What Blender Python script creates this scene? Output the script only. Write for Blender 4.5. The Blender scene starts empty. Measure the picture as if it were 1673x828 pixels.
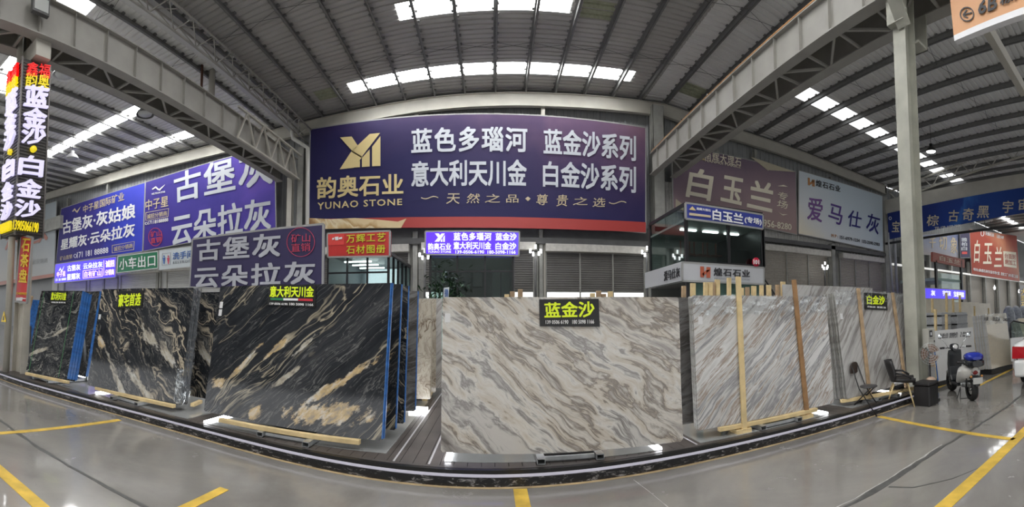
import bpy, bmesh, math, random
from math import sin, cos, tan, atan2, hypot, radians, pi, sqrt
from mathutils import Vector, Matrix
random.seed(7)
SC = bpy.context.scene
COL = SC.collection

# ---------------------------------------------------------------- camera (cylindrical panorama, 139 degrees)
F, YC, H = 688.6, 491.8, 1.7
YAW, PIT, ROL = radians(2.76), radians(2.77), radians(-0.08)
def mm(a, b): return [[sum(a[i][k]*b[k][j] for k in range(3)) for j in range(3)] for i in range(3)]
cr, sr, cp, sp, cy, sy = cos(ROL), sin(ROL), cos(PIT), sin(PIT), cos(YAW), sin(YAW)
M = mm(mm([[cr,0,sr],[0,1,0],[-sr,0,cr]], [[1,0,0],[0,cp,sp],[0,-sp,cp]]), [[cy,-sy,0],[sy,cy,0],[0,0,1]])
cam = bpy.data.cameras.new('camera'); camo = bpy.data.objects.new('camera', cam); COL.objects.link(camo); SC.camera = camo
cam.type = 'PANO'; cam.panorama_type = 'CENTRAL_CYLINDRICAL'
cam.central_cylindrical_range_u_min = -836.5/F; cam.central_cylindrical_range_u_max = 836.5/F
cam.central_cylindrical_range_v_min = -(828-YC)/F; cam.central_cylindrical_range_v_max = YC/F
cam.clip_end = 400
X_, F_, Z_ = M
camo.matrix_world = Matrix(((X_[0],Z_[0],-F_[0],0),(X_[1],Z_[1],-F_[1],0),(X_[2],Z_[2],-F_[2],H),(0,0,0,1)))

# ---------------------------------------------------------------- world, lights, exposure
world = bpy.data.worlds.new('daylight'); SC.world = world; world.use_nodes = True
bg = world.node_tree.nodes['Background']
bg.inputs[0].default_value = (0.95, 0.965, 0.98, 1); bg.inputs[1].default_value = 1.15
SC.view_settings.view_transform = 'Standard'; SC.view_settings.look = 'None'
SC.view_settings.gamma = 1; SC.view_settings.use_curve_mapping = False
SC.view_settings.exposure = 0.55
SKY_EMIT = 9.0
def area(name, loc, rot, sx, sy_, power, color=(1,1,1)):
    l = bpy.data.lights.new(name, 'AREA'); l.shape = 'RECTANGLE'; l.size = sx; l.size_y = sy_; l.energy = power; l.color = color
    o = bpy.data.objects.new(name, l); COL.objects.link(o); o.location = loc; o.rotation_euler = rot
    return o
# daylight that comes in through the open side of the hall behind the viewer


# ---------------------------------------------------------------- pixel <-> place helpers (surveying only)
O = Vector((0, 0, H))
def ray(px, py):
    th = (px-836.5)/F; v = (YC-py)/F; d = (sin(th), cos(th), v)
    return Vector([sum(d[i]*M[i][j] for i in range(3)) for j in range(3)])
def aty(px, py, y): d = ray(px, py); return O + d*(y/d.y)
def atz(px, py, z): d = ray(px, py); return O + d*((z-H)/d.z)
def atx(px, py, x): d = ray(px, py); return O + d*(x/d.x)
def hit(px, py, P, n): d = ray(px, py); return O + d*((P-O).dot(n)/d.dot(n))

# ---------------------------------------------------------------- materials
MATS = {}
def nd(nt, t, **kw):
    n = nt.nodes.new(t)
    for k, v in kw.items(): setattr(n, k, v)
    return n
def mat(name, col, rough=0.5, metal=0.0, emit=0.0, noise=0.0, nscale=8.0, bump=0.0, bscale=60.0, spec=0.5, alpha=1.0, trans=0.0, ecol=None, coat=0.0, dirt=None):
    if name in MATS: return MATS[name]
    m = bpy.data.materials.new(name); m.use_nodes = True; MATS[name] = m
    nt = m.node_tree; b = nt.nodes['Principled BSDF']; L = nt.links.new
    c = (col[0], col[1], col[2], 1)
    b.inputs['Base Color'].default_value = c; b.inputs['Roughness'].default_value = rough; b.inputs['Metallic'].default_value = metal
    b.inputs['Specular IOR Level'].default_value = spec; b.inputs['Alpha'].default_value = alpha
    b.inputs['Transmission Weight'].default_value = trans; b.inputs['Coat Weight'].default_value = coat
    if emit > 0:
        e = ecol or col
        b.inputs['Emission Color'].default_value = (e[0], e[1], e[2], 1); b.inputs['Emission Strength'].default_value = emit
    tc = nd(nt, 'ShaderNodeTexCoord')
    if noise > 0:
        n = nd(nt, 'ShaderNodeTexNoise'); n.inputs['Scale'].default_value = nscale; n.inputs['Detail'].default_value = 6; L(tc.outputs['Object'], n.inputs['Vector'])
        mr = nd(nt, 'ShaderNodeMapRange'); mr.inputs[1].default_value = 0.3; mr.inputs[2].default_value = 0.7; mr.inputs[3].default_value = 1-noise; mr.inputs[4].default_value = 1+noise*0.6
        L(n.outputs['Fac'], mr.inputs[0])
        mx = nd(nt, 'ShaderNodeVectorMath', operation='SCALE'); mx.inputs[0].default_value = col[:3]; L(mr.outputs[0], mx.inputs['Scale'])
        L(mx.outputs[0], b.inputs['Base Color'])
    if bump > 0:
        n2 = nd(nt, 'ShaderNodeTexNoise'); n2.inputs['Scale'].default_value = bscale; n2.inputs['Detail'].default_value = 4; L(tc.outputs['Object'], n2.inputs['Vector'])
        bp = nd(nt, 'ShaderNodeBump'); bp.inputs['Strength'].default_value = bump; bp.inputs['Distance'].default_value = 0.01
        L(n2.outputs['Fac'], bp.inputs['Height']); L(bp.outputs[0], b.inputs['Normal'])
    return m
def ramp(nt, fac, stops):
    r = nd(nt, 'ShaderNodeValToRGB'); cr_ = r.color_ramp
    while len(cr_.elements) < len(stops): cr_.elements.new(0.5)
    for e, (p, c) in zip(cr_.elements, stops):
        e.position = p; e.color = (c[0], c[1], c[2], 1) if len(c) == 3 else c
    nt.links.new(fac, r.inputs[0]); return r
def mth(nt, op, a, b=None, c=None, clamp=False):
    n = nd(nt, 'ShaderNodeMath', operation=op); n.use_clamp = clamp
    for i, v in enumerate((a, b, c)):
        if v is None: continue
        if isinstance(v, (int, float)): n.inputs[i].default_value = v
        else: nt.links.new(v, n.inputs[i])
    return n.outputs[0]
def mixc(nt, f, a, b):
    n = nd(nt, 'ShaderNodeMix', data_type='RGBA')
    for i, v in ((0, f), (6, a), (7, b)):
        if isinstance(v, (int, float)): n.inputs[i].default_value = v
        elif isinstance(v, tuple): n.inputs[i].default_value = (v[0], v[1], v[2], 1)
        else: nt.links.new(v, n.inputs[i])
    return n.outputs[2]
def stone(name, angle, stops, fine, vein_col, vein2=None, blobs=(), stretch=7.0, scale=0.9, warp=0.5, seed=0.0, rough=0.08, veinpow=0.035, vamt=1.0, swirl=1.6, band2=0.35):
    """polished stone: layered flow bands along 'angle' with thin veins; object space (X width, Z height)"""
    if name in MATS: return MATS[name]
    m = bpy.data.materials.new(name); m.use_nodes = True; MATS[name] = m
    nt = m.node_tree; b = nt.nodes['Principled BSDF']; L = nt.links.new
    tc = nd(nt, 'ShaderNodeTexCoord')
    w = nd(nt, 'ShaderNodeTexNoise'); w.inputs['Scale'].default_value = swirl; w.inputs['Detail'].default_value = 3
    ofs = nd(nt, 'ShaderNodeVectorMath', operation='ADD'); ofs.inputs[1].default_value = (seed, seed*0.7, seed*1.3)
    L(tc.outputs['Object'], ofs.inputs[0]); L(ofs.outputs[0], w.inputs['Vector'])
    sub = nd(nt, 'ShaderNodeVectorMath', operation='SUBTRACT'); sub.inputs[1].default_value = (.5, .5, .5); L(w.outputs['Color'], sub.inputs[0])
    scl = nd(nt, 'ShaderNodeVectorMath', operation='SCALE'); scl.inputs['Scale'].default_value = warp; L(sub.outputs[0], scl.inputs[0])
    add = nd(nt, 'ShaderNodeVectorMath', operation='ADD'); L(ofs.outputs[0], add.inputs[0]); L(scl.outputs[0], add.inputs[1])
    mp = nd(nt, 'ShaderNodeMapping', vector_type='TEXTURE'); mp.inputs['Rotation'].default_value = (0, -angle, 0)
    mp.inputs['Scale'].default_value = (stretch, 1, 1); L(add.outputs[0], mp.inputs['Vector'])
    def noise(sc, det=5, rg=0.6, dist=0.0, off=0.0):
        n = nd(nt, 'ShaderNodeTexNoise'); n.inputs['Scale'].default_value = sc; n.inputs['Detail'].default_value = det
        n.inputs['Roughness'].default_value = rg; n.inputs['Distortion'].default_value = dist
        if off:
            a = nd(nt, 'ShaderNodeVectorMath', operation='ADD'); a.inputs[1].default_value = (off, off, off); L(mp.outputs[0], a.inputs[0]); L(a.outputs[0], n.inputs['Vector'])
        else: L(mp.outputs[0], n.inputs['Vector'])
        return n.outputs['Fac']
    n1 = noise(scale*2.2, 7, 0.62, 0.3); n2 = noise(scale*9, 5, 0.6, 0.2, 5.0)
    f = mth(nt, 'ADD', mth(nt, 'MULTIPLY', n1, 1-band2), mth(nt, 'MULTIPLY', n2, band2))
    base = ramp(nt, f, stops).outputs[0]
    # thin veins: iso lines of warped noise
    def vein(sc, width, off, dist=0.6):
        n = noise(sc, 4, 0.55, dist, off)
        return mth(nt, 'SUBTRACT', 1.0, mth(nt, 'DIVIDE', mth(nt, 'ABSOLUTE', mth(nt, 'SUBTRACT', n, 0.5)), width), clamp=True)
    brk = noise(scale*3.0, 3, 0.5, 0, 17.0)
    gate = mth(nt, 'MULTIPLY', mth(nt, 'SUBTRACT', brk, 0.47), 9.0, clamp=True)
    v1 = mth(nt, 'MULTIPLY', vein(scale*3.2, veinpow, 2.0), gate)
    v2 = mth(nt, 'MULTIPLY', vein(scale*7.5, veinpow*0.9, 9.0), mth(nt, 'SUBTRACT', 1.0, gate, clamp=True))
    c = mixc(nt, mth(nt, 'MULTIPLY', v1, vamt, clamp=True), base, vein_col)
    c = mixc(nt, mth(nt, 'MULTIPLY', v2, vamt*0.6, clamp=True), c, vein2 or vein_col)
    v3 = mth(nt, 'MULTIPLY', vein(scale*15.0, veinpow*1.3, 23.0, 0.3), mth(nt, 'MULTIPLY', mth(nt, 'SUBTRACT', noise(scale*4.0, 2, 0.5, 0, 31.0), 0.44), 6.0, clamp=True))
    c = mixc(nt, mth(nt, 'MULTIPLY', v3, vamt*0.45, clamp=True), c, vein2 or vein_col)
    if blobs:
        sx = nd(nt, 'ShaderNodeSeparateXYZ'); L(tc.outputs['Object'], sx.inputs[0])
        rag = nd(nt, 'ShaderNodeTexNoise'); rag.inputs['Scale'].default_value = 5.5; rag.inputs['Detail'].default_value = 9; rag.inputs['Roughness'].default_value = 0.72
        mp2 = nd(nt, 'ShaderNodeMapping', vector_type='TEXTURE'); mp2.inputs['Rotation'].default_value = (0, -angle, 0); mp2.inputs['Scale'].default_value = (2.6, 1, 1)
        L(tc.outputs['Object'], mp2.inputs['Vector']); L(mp2.outputs[0], rag.inputs['Vector'])
        cn = nd(nt, 'ShaderNodeTexNoise'); cn.inputs['Scale'].default_value = 8; cn.inputs['Detail'].default_value = 8; cn.inputs['Roughness'].default_value = 0.7
        L(mp2.outputs[0], cn.inputs['Vector'])
        for (bx, bz, ba, la, lb, stps) in blobs:
            dx = mth(nt, 'SUBTRACT', sx.outputs[0], bx); dz = mth(nt, 'SUBTRACT', sx.outputs[2], bz)
            ua = mth(nt, 'DIVIDE', mth(nt, 'ADD', mth(nt, 'MULTIPLY', dx, cos(ba)), mth(nt, 'MULTIPLY', dz, sin(ba))), la)
            ub = mth(nt, 'DIVIDE', mth(nt, 'SUBTRACT', mth(nt, 'MULTIPLY', dz, cos(ba)), mth(nt, 'MULTIPLY', dx, sin(ba))), lb)
            d = mth(nt, 'SQRT', mth(nt, 'ADD', mth(nt, 'MULTIPLY', ua, ua), mth(nt, 'MULTIPLY', ub, ub)))
            k = mth(nt, 'MULTIPLY', mth(nt, 'SUBTRACT', mth(nt, 'ADD', 1.0, mth(nt, 'MULTIPLY', mth(nt, 'SUBTRACT', rag.outputs['Fac'], 0.5), 5.0)), d), 3.0, clamp=True)
            c = mixc(nt, k, c, ramp(nt, cn.outputs['Fac'], stps).outputs[0])
    L(c, b.inputs['Base Color']); b.inputs['Roughness'].default_value = rough; b.inputs['Specular IOR Level'].default_value = 0.5
    return m

STEEL = mat('painted_steel', (0.33, 0.32, 0.29), 0.55, noise=0.12, nscale=1.5)
CREAM = mat('cream_steel', (0.52, 0.50, 0.44), 0.5, noise=0.1, nscale=1.5)
DSTEEL = mat('dark_steel', (0.10, 0.10, 0.10), 0.5, noise=0.15, nscale=3)
COLM = mat('column_paint', (0.36, 0.36, 0.33), 0.5, noise=0.18, nscale=2.5)
PURL = mat('purlin_grey', (0.20, 0.20, 0.195), 0.5, noise=0.1)
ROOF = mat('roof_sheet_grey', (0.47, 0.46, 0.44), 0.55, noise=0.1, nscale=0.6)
ROOF2 = mat('roof_sheet_sidelit', (0.80, 0.80, 0.78), 0.5, noise=0.06, nscale=0.6)  # lighter copy for the side bays, their extra side light put into the colour
CLAD = mat('wall_cladding', (0.30, 0.31, 0.31), 0.5, noise=0.1, nscale=0.7)
SHUT = mat('shutter_grey', (0.15, 0.145, 0.135), 0.5, noise=0.2, nscale=1.2)
SHUTW = mat('shutter_white', (0.55, 0.55, 0.54), 0.5, noise=0.08, nscale=1.2)
BLACK = mat('black_paint', (0.015, 0.015, 0.016), 0.35)
WHITE = mat('white_paint', (0.8, 0.8, 0.82), 0.5)
PINE = mat('pine_wood', (0.74, 0.57, 0.30), 0.7, noise=0.18, nscale=6, bump=0.2)
OLDWOOD = mat('weathered_wood', (0.46, 0.32, 0.19), 0.75, noise=0.3, nscale=7, bump=0.3)
GALV = mat('galvanised_steel', (0.55, 0.57, 0.58), 0.38, 0.8, noise=0.2, nscale=9)
BLUEFILM = mat('blue_edge_film', (0.03, 0.14, 0.42), 0.3, noise=0.45, nscale=14)
GREYEDGE = mat('grey_stone_edge', (0.36, 0.36, 0.34), 0.5, noise=0.35, nscale=20)
CREAMEDGE = mat('cream_stone_edge', (0.62, 0.55, 0.42), 0.5, noise=0.25, nscale=14)
RED = mat('red_paint', (0.62, 0.03, 0.03), 0.4)
YEL = mat('yellow_road_paint', (0.62, 0.41, 0.06), 0.55, noise=0.3, nscale=5, bump=0.1)
SKYL = mat('skylight_glow', (0.9, 0.95, 1.0), 0.4, emit=SKY_EMIT, ecol=(1.0, 0.99, 0.97))
LED = mat('led_white', (0.95, 0.95, 1.0), 0.4, emit=9.0, ecol=(0.96, 0.97, 1.0))
LAMP = mat('lamp_glow', (1, 1, 1), 0.4, emit=5.0)
GLASS = mat('tinted_glass', (0.75, 0.85, 0.82), 0.02, trans=1.0, alpha=1.0)
MATS['tinted_glass'].node_tree.nodes['Principled BSDF'].inputs['IOR'].default_value = 1.45
FILM = None

# ---------------------------------------------------------------- mesh building
ABS = {}
class MB:
    def __init__(s): s.v = []; s.f = []; s.m = []; s.sm = []
    def add(s, vs, fs, mi=0, smooth=False):
        k = len(s.v); s.v += [Vector(v) for v in vs]
        for f in fs: s.f.append([k+i for i in f]); s.m.append(mi); s.sm.append(smooth)
        return s
    def hexa(s, p, mi=0):   # p: 4 bottom (ccw) + 4 top
        return s.add(p, [(3,2,1,0),(4,5,6,7),(0,1,5,4),(1,2,6,5),(2,3,7,6),(3,0,4,7)], mi)
    def box(s, x0, y0, z0, x1, y1, z1, mi=0):
        return s.hexa([(x0,y0,z0),(x1,y0,z0),(x1,y1,z0),(x0,y1,z0),(x0,y0,z1),(x1,y0,z1),(x1,y1,z1),(x0,y1,z1)], mi)
    def obox(s, c, ex, ey, ez, mi=0):   # centre + half vectors
        c, ex, ey, ez = map(Vector, (c, ex, ey, ez))
        return s.hexa([c-ex-ey-ez, c+ex-ey-ez, c+ex+ey-ez, c-ex+ey-ez, c-ex-ey+ez, c+ex-ey+ez, c+ex+ey+ez, c-ex+ey+ez], mi)
    def bar(s, p, q, w, h, mi=0, up=(0,0,1)):
        p, q = Vector(p), Vector(q); d = (q-p); L = d.length; d.normalize(); up = Vector(up)
        if abs(d.dot(up)) > 0.99: up = Vector((0,1,0))
        a = d.cross(up).normalized(); b = a.cross(d).normalized()
        return s.obox((p+q)/2, d*(L/2), a*(w/2), b*(h/2), mi)
    def tube(s, pts, r, n=8, mi=0, caps=True):
        pts = [Vector(p) for p in pts]; rs = r if isinstance(r, (list, tuple)) else [r]*len(pts)
        k = len(s.v); prev = None
        for i, p in enumerate(pts):
            d = (pts[min(i+1, len(pts)-1)]-pts[max(i-1, 0)]).normalized()
            if prev is None:
                a = d.cross(Vector((0,0,1)) if abs(d.z) < 0.9 else Vector((1,0,0))).normalized()
            else: a = (prev - d*prev.dot(d)).normalized()
            prev = a; b = d.cross(a)
            for j in range(n): t = 2*pi*j/n; s.v.append(p + (a*cos(t)+b*sin(t))*rs[i])
        for i in range(len(pts)-1):
            for j in range(n):
                s.f.append([k+i*n+j, k+i*n+(j+1)%n, k+(i+1)*n+(j+1)%n, k+(i+1)*n+j]); s.m.append(mi); s.sm.append(True)
        if caps:
            s.f.append([k+j for j in range(n)][::-1]); s.m.append(mi); s.sm.append(False)
            s.f.append([k+(len(pts)-1)*n+j for j in range(n)]); s.m.append(mi); s.sm.append(False)
        return s
    def lathe(s, c, prof, n=16, mi=0, axis=(0,0,1), smooth=True):   # prof: (r, h)
        c = Vector(c); ax = Vector(axis).normalized(); a = ax.cross(Vector((0,0,1)) if abs(ax.z) < 0.9 else Vector((1,0,0))).normalized(); b = ax.cross(a)
        k = len(s.v)
        for r, h in prof:
            for j in range(n): t = 2*pi*j/n; s.v.append(c+ax*h+(a*cos(t)+b*sin(t))*r)
        for i in range(len(prof)-1):
            for j in range(n):
                s.f.append([k+i*n+j, k+i*n+(j+1)%n, k+(i+1)*n+(j+1)%n, k+(i+1)*n+j]); s.m.append(mi); s.sm.append(smooth)
        return s
    def ball(s, c, rx, ry, rz, n=14, m_=8, mi=0):
        k = len(s.v); c = Vector(c)
        for i in range(m_+1):
            ph = -pi/2+pi*i/m_
            for j in range(n):
                t = 2*pi*j/n; s.v.append(c+Vector((rx*cos(ph)*cos(t), ry*cos(ph)*sin(t), rz*sin(ph))))
        for i in range(m_):
            for j in range(n):
                s.f.append([k+i*n+j, k+i*n+(j+1)%n, k+(i+1)*n+(j+1)%n, k+(i+1)*n+j]); s.m.append(mi); s.sm.append(True)
        return s
    def prism(s, poly, ext, mi=0):  # poly: 3d pts, ext vector
        poly = [Vector(p) for p in poly]; ext = Vector(ext); n = len(poly)
        return s.add(poly+[p+ext for p in poly], [list(range(n))[::-1], list(range(n, 2*n))]+[(i, (i+1)%n, n+(i+1)%n, n+i) for i in range(n)], mi)
    def build(s, name, mats, parent=None, origin=None, kind=None, bevel=0, subsurf=0, weld=False):
        mats = mats if isinstance(mats, (list, tuple)) else [mats]
        me = bpy.data.meshes.new(name)
        if origin is None:
            xs = [v.x for v in s.v]; ys = [v.y for v in s.v]; zs = [v.z for v in s.v]
            origin = Vector(((min(xs)+max(xs))/2, (min(ys)+max(ys))/2, min(zs)))
        origin = Vector(origin)
        me.from_pydata([tuple(v-origin) for v in s.v], [], s.f)
        for m_ in mats: me.materials.append(m_)
        me.polygons.foreach_set('material_index', s.m); me.polygons.foreach_set('use_smooth', s.sm); me.update()
        o = bpy.data.objects.new(name, me); COL.objects.link(o)
        if parent is not None: o.parent = parent; o.location = origin-ABS[parent.name]
        else: o.location = origin
        ABS[o.name] = origin
        if weld:
            bm = bmesh.new(); bm.from_mesh(me); bmesh.ops.remove_doubles(bm, verts=bm.verts, dist=1e-4); bmesh.ops.recalc_face_normals(bm, faces=bm.faces); bm.to_mesh(me); bm.free()
        if bevel: md = o.modifiers.new('bevel', 'BEVEL'); md.width = bevel; md.segments = 2; md.limit_method = 'ANGLE'
        if subsurf: md = o.modifiers.new('smooth', 'SUBSURF'); md.levels = subsurf; md.render_levels = subsurf
        if kind: o['kind'] = kind
        return o
def tag(o, label, cat, group=None, kind=None):
    if label: o['label'] = label
    if cat: o['category'] = cat
    if group: o['group'] = group
    if kind: o['kind'] = kind
    return o
def thing(name, label, cat, loc=(0,0,0), group=None, local=False, kind=None):
    o = bpy.data.objects.new(name, None); COL.objects.link(o); o.empty_display_size = 0.2
    o.location = loc; ABS[o.name] = Vector((0,0,0)) if local else Vector(loc)
    return tag(o, label, cat, group, kind)
def copy_tree(o, parent=None):
    c = o.copy(); COL.objects.link(c); c.parent = parent
    ABS[c.name] = ABS[o.name]
    for ch in list(o.children): copy_tree(ch, c)
    return c

# ---------------------------------------------------------------- lettering
GC = {}
def glyphs(body, shear=0.0, spacing=1.0):
    cu = bpy.data.curves.new('t', 'FONT'); cu.body = body; cu.resolution_u = 2; cu.fill_mode = 'FRONT'; cu.shear = shear; cu.space_character = spacing
    o = bpy.data.objects.new('t', cu); me = bpy.data.meshes.new_from_object(o)
    bpy.data.objects.remove(o); bpy.data.curves.remove(cu)
    return me
def embolden(vs2, fs, b):
    """heavier strokes: four copies of the glyph outline shifted diagonally"""
    if b <= 0: return [(x, y, 0) for x, y in vs2], fs
    V, Fq = [], []
    for k, (dx, dy) in enumerate(((-b,-b), (b,-b), (b,b), (-b,b))):
        n = len(V); V += [(x+dx, y+dy, k) for x, y in vs2]; Fq += [[i+n for i in f] for f in fs]
    return V, Fq
def text(body, quad, P, n, m, parent, off=0.02, ext=0.01, bold=0.02, name='lettering', label=None, shear=0.0, spacing=1.0):
    """flat lettering on the plane (P, n); quad = survey box (x0,y0,x1,y1) or four corners TL,TR,BR,BL"""
    if len(quad) == 4 and not isinstance(quad[0], (tuple, list)):
        x0, y0, x1, y1 = quad; quad = ((x0,y0),(x1,y0),(x1,y1),(x0,y1))
    if '\n' in body:
        rows = body.split('\n'); k = len(rows); lp = lambda a, b, u: (a[0]+(b[0]-a[0])*u, a[1]+(b[1]-a[1])*u)
        for i, r_ in enumerate(rows):
            u0, u1 = (i+.04)/k, (i+.93)/k
            o = text(r_, (lp(quad[0], quad[3], u0), lp(quad[1], quad[2], u0), lp(quad[1], quad[2], u1), lp(quad[0], quad[3], u1)), P, n, m, parent, off, ext, bold, name, label, shear, spacing)
        return o
    me = glyphs(body, shear, spacing)
    if not me.vertices: return None
    if len(quad) == 4 and not isinstance(quad[0], (tuple, list)):
        x0, y0, x1, y1 = quad; quad = ((x0,y0),(x1,y0),(x1,y1),(x0,y1))
    n = Vector(n).normalized()
    if (O-P).dot(n) < 0: n = -n
    c = [hit(q[0], q[1], P+n*off, n) for q in quad]
    fs = [list(p.vertices) for p in me.polygons]
    V, fs = embolden([(v.co.x, v.co.y) for v in me.vertices], fs, bold*0.62)
    bpy.data.meshes.remove(me)
    xs = [v[0] for v in V]; ys = [v[1] for v in V]
    a0, a1, b0, b1 = min(xs), max(xs), min(ys), max(ys)
    vs = []; up = []
    for x, y, k in V:
        u = (x-a0)/(a1-a0+1e-9); w = 1-(y-b0)/(b1-b0+1e-9)
        q = (c[0]*(1-u)+c[1]*u)*(1-w)+(c[3]*(1-u)+c[2]*u)*w
        vs.append(q); up.append(q+n*(ext+k*0.0006))
    mb = MB(); mb.add(up, fs)
    # sides from boundary edges
    cnt = {}
    for f in fs:
        for i in range(len(f)):
            e = (f[i], f[(i+1) % len(f)]); cnt[e] = cnt.get(e, 0)+1
    k = len(mb.v); mb.v += vs
    for (a, b) in cnt:
        if (b, a) not in cnt: mb.f.append([a, k+a, k+b, b]); mb.m.append(0); mb.sm.append(False)
    ob = mb.build(name, m, parent)
    if label: ob['label'] = label
    return ob
def quadpts(quad, P, n, off=0.0):
    n = Vector(n).normalized()
    if (O-P).dot(n) < 0: n = -n
    return [hit(q[0], q[1], P+n*off, n) for q in quad]
def board(mb, quad, P, n, th=0.05, off=0.0, mi=0):
    """solid board whose front face is the surveyed quad TL,TR,BR,BL"""
    n = Vector(n).normalized()
    if (O-P).dot(n) < 0: n = -n
    c = quadpts(quad, P, n, off)
    f = [c[3], c[2], c[1], c[0]]
    return mb.hexa([f[0], f[1], f[1]-n*th, f[0]-n*th, f[3], f[2], f[2]-n*th, f[3]-n*th], mi)
def shape(quads, P, n, m, parent, name='emblem', off=0.02, ext=0.01, label=None):
    mb = MB(); n = Vector(n).normalized()
    if (O-P).dot(n) < 0: n = -n
    for q in quads:
        c = quadpts(q, P, n, off); mb.prism(c, n*ext)
    ob = mb.build(name, m, parent)
    if label: ob['label'] = label
    return ob
def ringpx(cx, cy, rx, ry, w, n=28):
    out = []
    for i in range(n):
        a, b = 2*pi*i/n, 2*pi*(i+1)/n
        out.append(((cx+rx*cos(a), cy+ry*sin(a)), (cx+rx*cos(b), cy+ry*sin(b)), (cx+(rx-w)*cos(b), cy+(ry-w)*sin(b)), (cx+(rx-w)*cos(a), cy+(ry-w)*sin(a))))
    return out
def framepx(q, w):
    (a, b, c, d) = q
    def ins(p, s, t): return (p[0]+s*w, p[1]+t*w)
    ia, ib, ic, id_ = ins(a,1,1), ins(b,-1,1), ins(c,-1,-1), ins(d,1,-1)
    return [(a, b, ib, ia), (b, c, ic, ib), (c, d, id_, ic), (d, a, ia, id_)]
YN = Vector((0, -1, 0))
def py(y): return Vector((0, y, 0))
def shader_mat(name, fn):
    m = bpy.data.materials.new(name); m.use_nodes = True; MATS[name] = m
    nt = m.node_tree; nt.nodes.clear(); out = nd(nt, 'ShaderNodeOutputMaterial'); sh = fn(nt); nt.links.new(sh, out.inputs[0]); return m
def clear_fn(tint, trans, rough=0.03, rag=0.0):
    def fn(nt):
        t = nd(nt, 'ShaderNodeBsdfTransparent'); t.inputs[0].default_value = (*tint, 1)
        g = nd(nt, 'ShaderNodeBsdfGlossy'); g.inputs['Roughness'].default_value = rough; g.inputs[0].default_value = (0.9, 0.95, 0.95, 1)
        mx = nd(nt, 'ShaderNodeMixShader')
        if rag:
            tc = nd(nt, 'ShaderNodeTexCoord'); n = nd(nt, 'ShaderNodeTexNoise'); n.inputs['Scale'].default_value = rag; n.inputs['Detail'].default_value = 5; n.inputs['Distortion'].default_value = 1.5
            nt.links.new(tc.outputs['Object'], n.inputs['Vector'])
            d = nd(nt, 'ShaderNodeBsdfDiffuse'); d.inputs[0].default_value = (0.75, 0.77, 0.8, 1)
            m2 = nd(nt, 'ShaderNodeMixShader'); m2.inputs[0].default_value = 0.5; nt.links.new(g.outputs[0], m2.inputs[1]); nt.links.new(d.outputs[0], m2.inputs[2])
            f = mth(nt, 'MULTIPLY', mth(nt, 'SUBTRACT', n.outputs['Fac'], 0.46), 5.0, clamp=True)
            f = mth(nt, 'MULTIPLY', f, 1-trans); f = mth(nt, 'ADD', f, 0.06)
            nt.links.new(f, mx.inputs[0]); nt.links.new(m2.outputs[0], mx.inputs[2])
        else:
            mx.inputs[0].default_value = 1-trans; nt.links.new(g.outputs[0], mx.inputs[2])
        nt.links.new(t.outputs[0], mx.inputs[1]); return mx.outputs[0]
    return fn
GLASS = shader_mat('window_glass', clear_fn((0.72, 0.80, 0.78), 0.90))
FILM = shader_mat('plastic_film', clear_fn((0.95, 0.96, 0.97), 0.55, 0.16, 14.0))

# ================================================================ THE SETTING
def interp(pts, x):
    if x <= pts[0][0]: return pts[0][1]
    for (a, b), (c, d) in zip(pts, pts[1:]):
        if x <= c: return b+(d-b)*(x-a)/(c-a)
    return pts[-1][1]
WY = 18.0
BEAM = []
for p in [(72,318.5),(169,289.5),(300,252),(420,223),(501,202.6),(595,182),(691.5,165),(764,158),(850,155.5),(896.6,156.8),(993,162.8),(1080,173),(1186,210),(1304.6,249),(1444.6,305.6)]:
    q = aty(p[0], p[1], WY); BEAM.append((q.x, q.z))
BEAM = [(-60, BEAM[0][1])]+BEAM+[(90, BEAM[-1][1])]
zr = lambda x: interp(BEAM, x)
KB = []
for p in [(7,622.3),(100,651),(169,669.4),(241.5,689.9),(314,710.4),(400,733.4),(472,753.6),(569,776.5),(665.6,789.8),(800,797),(896.6,793.4),(993,783.8),(1090,763.2),(1200,739),(1296.6,718.3),(1417,681),(1466,666.4),(1500,655)]:
    q = atz(p[0], p[1], 0); KB.append((q.x, q.y))
yk0 = lambda x: interp(KB, x)
def yk(x):   # gently smoothed kerb line
    return sum(yk0(x+d) for d in (-1.2,-.8,-.4,0,.4,.8,1.2))/7
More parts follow.
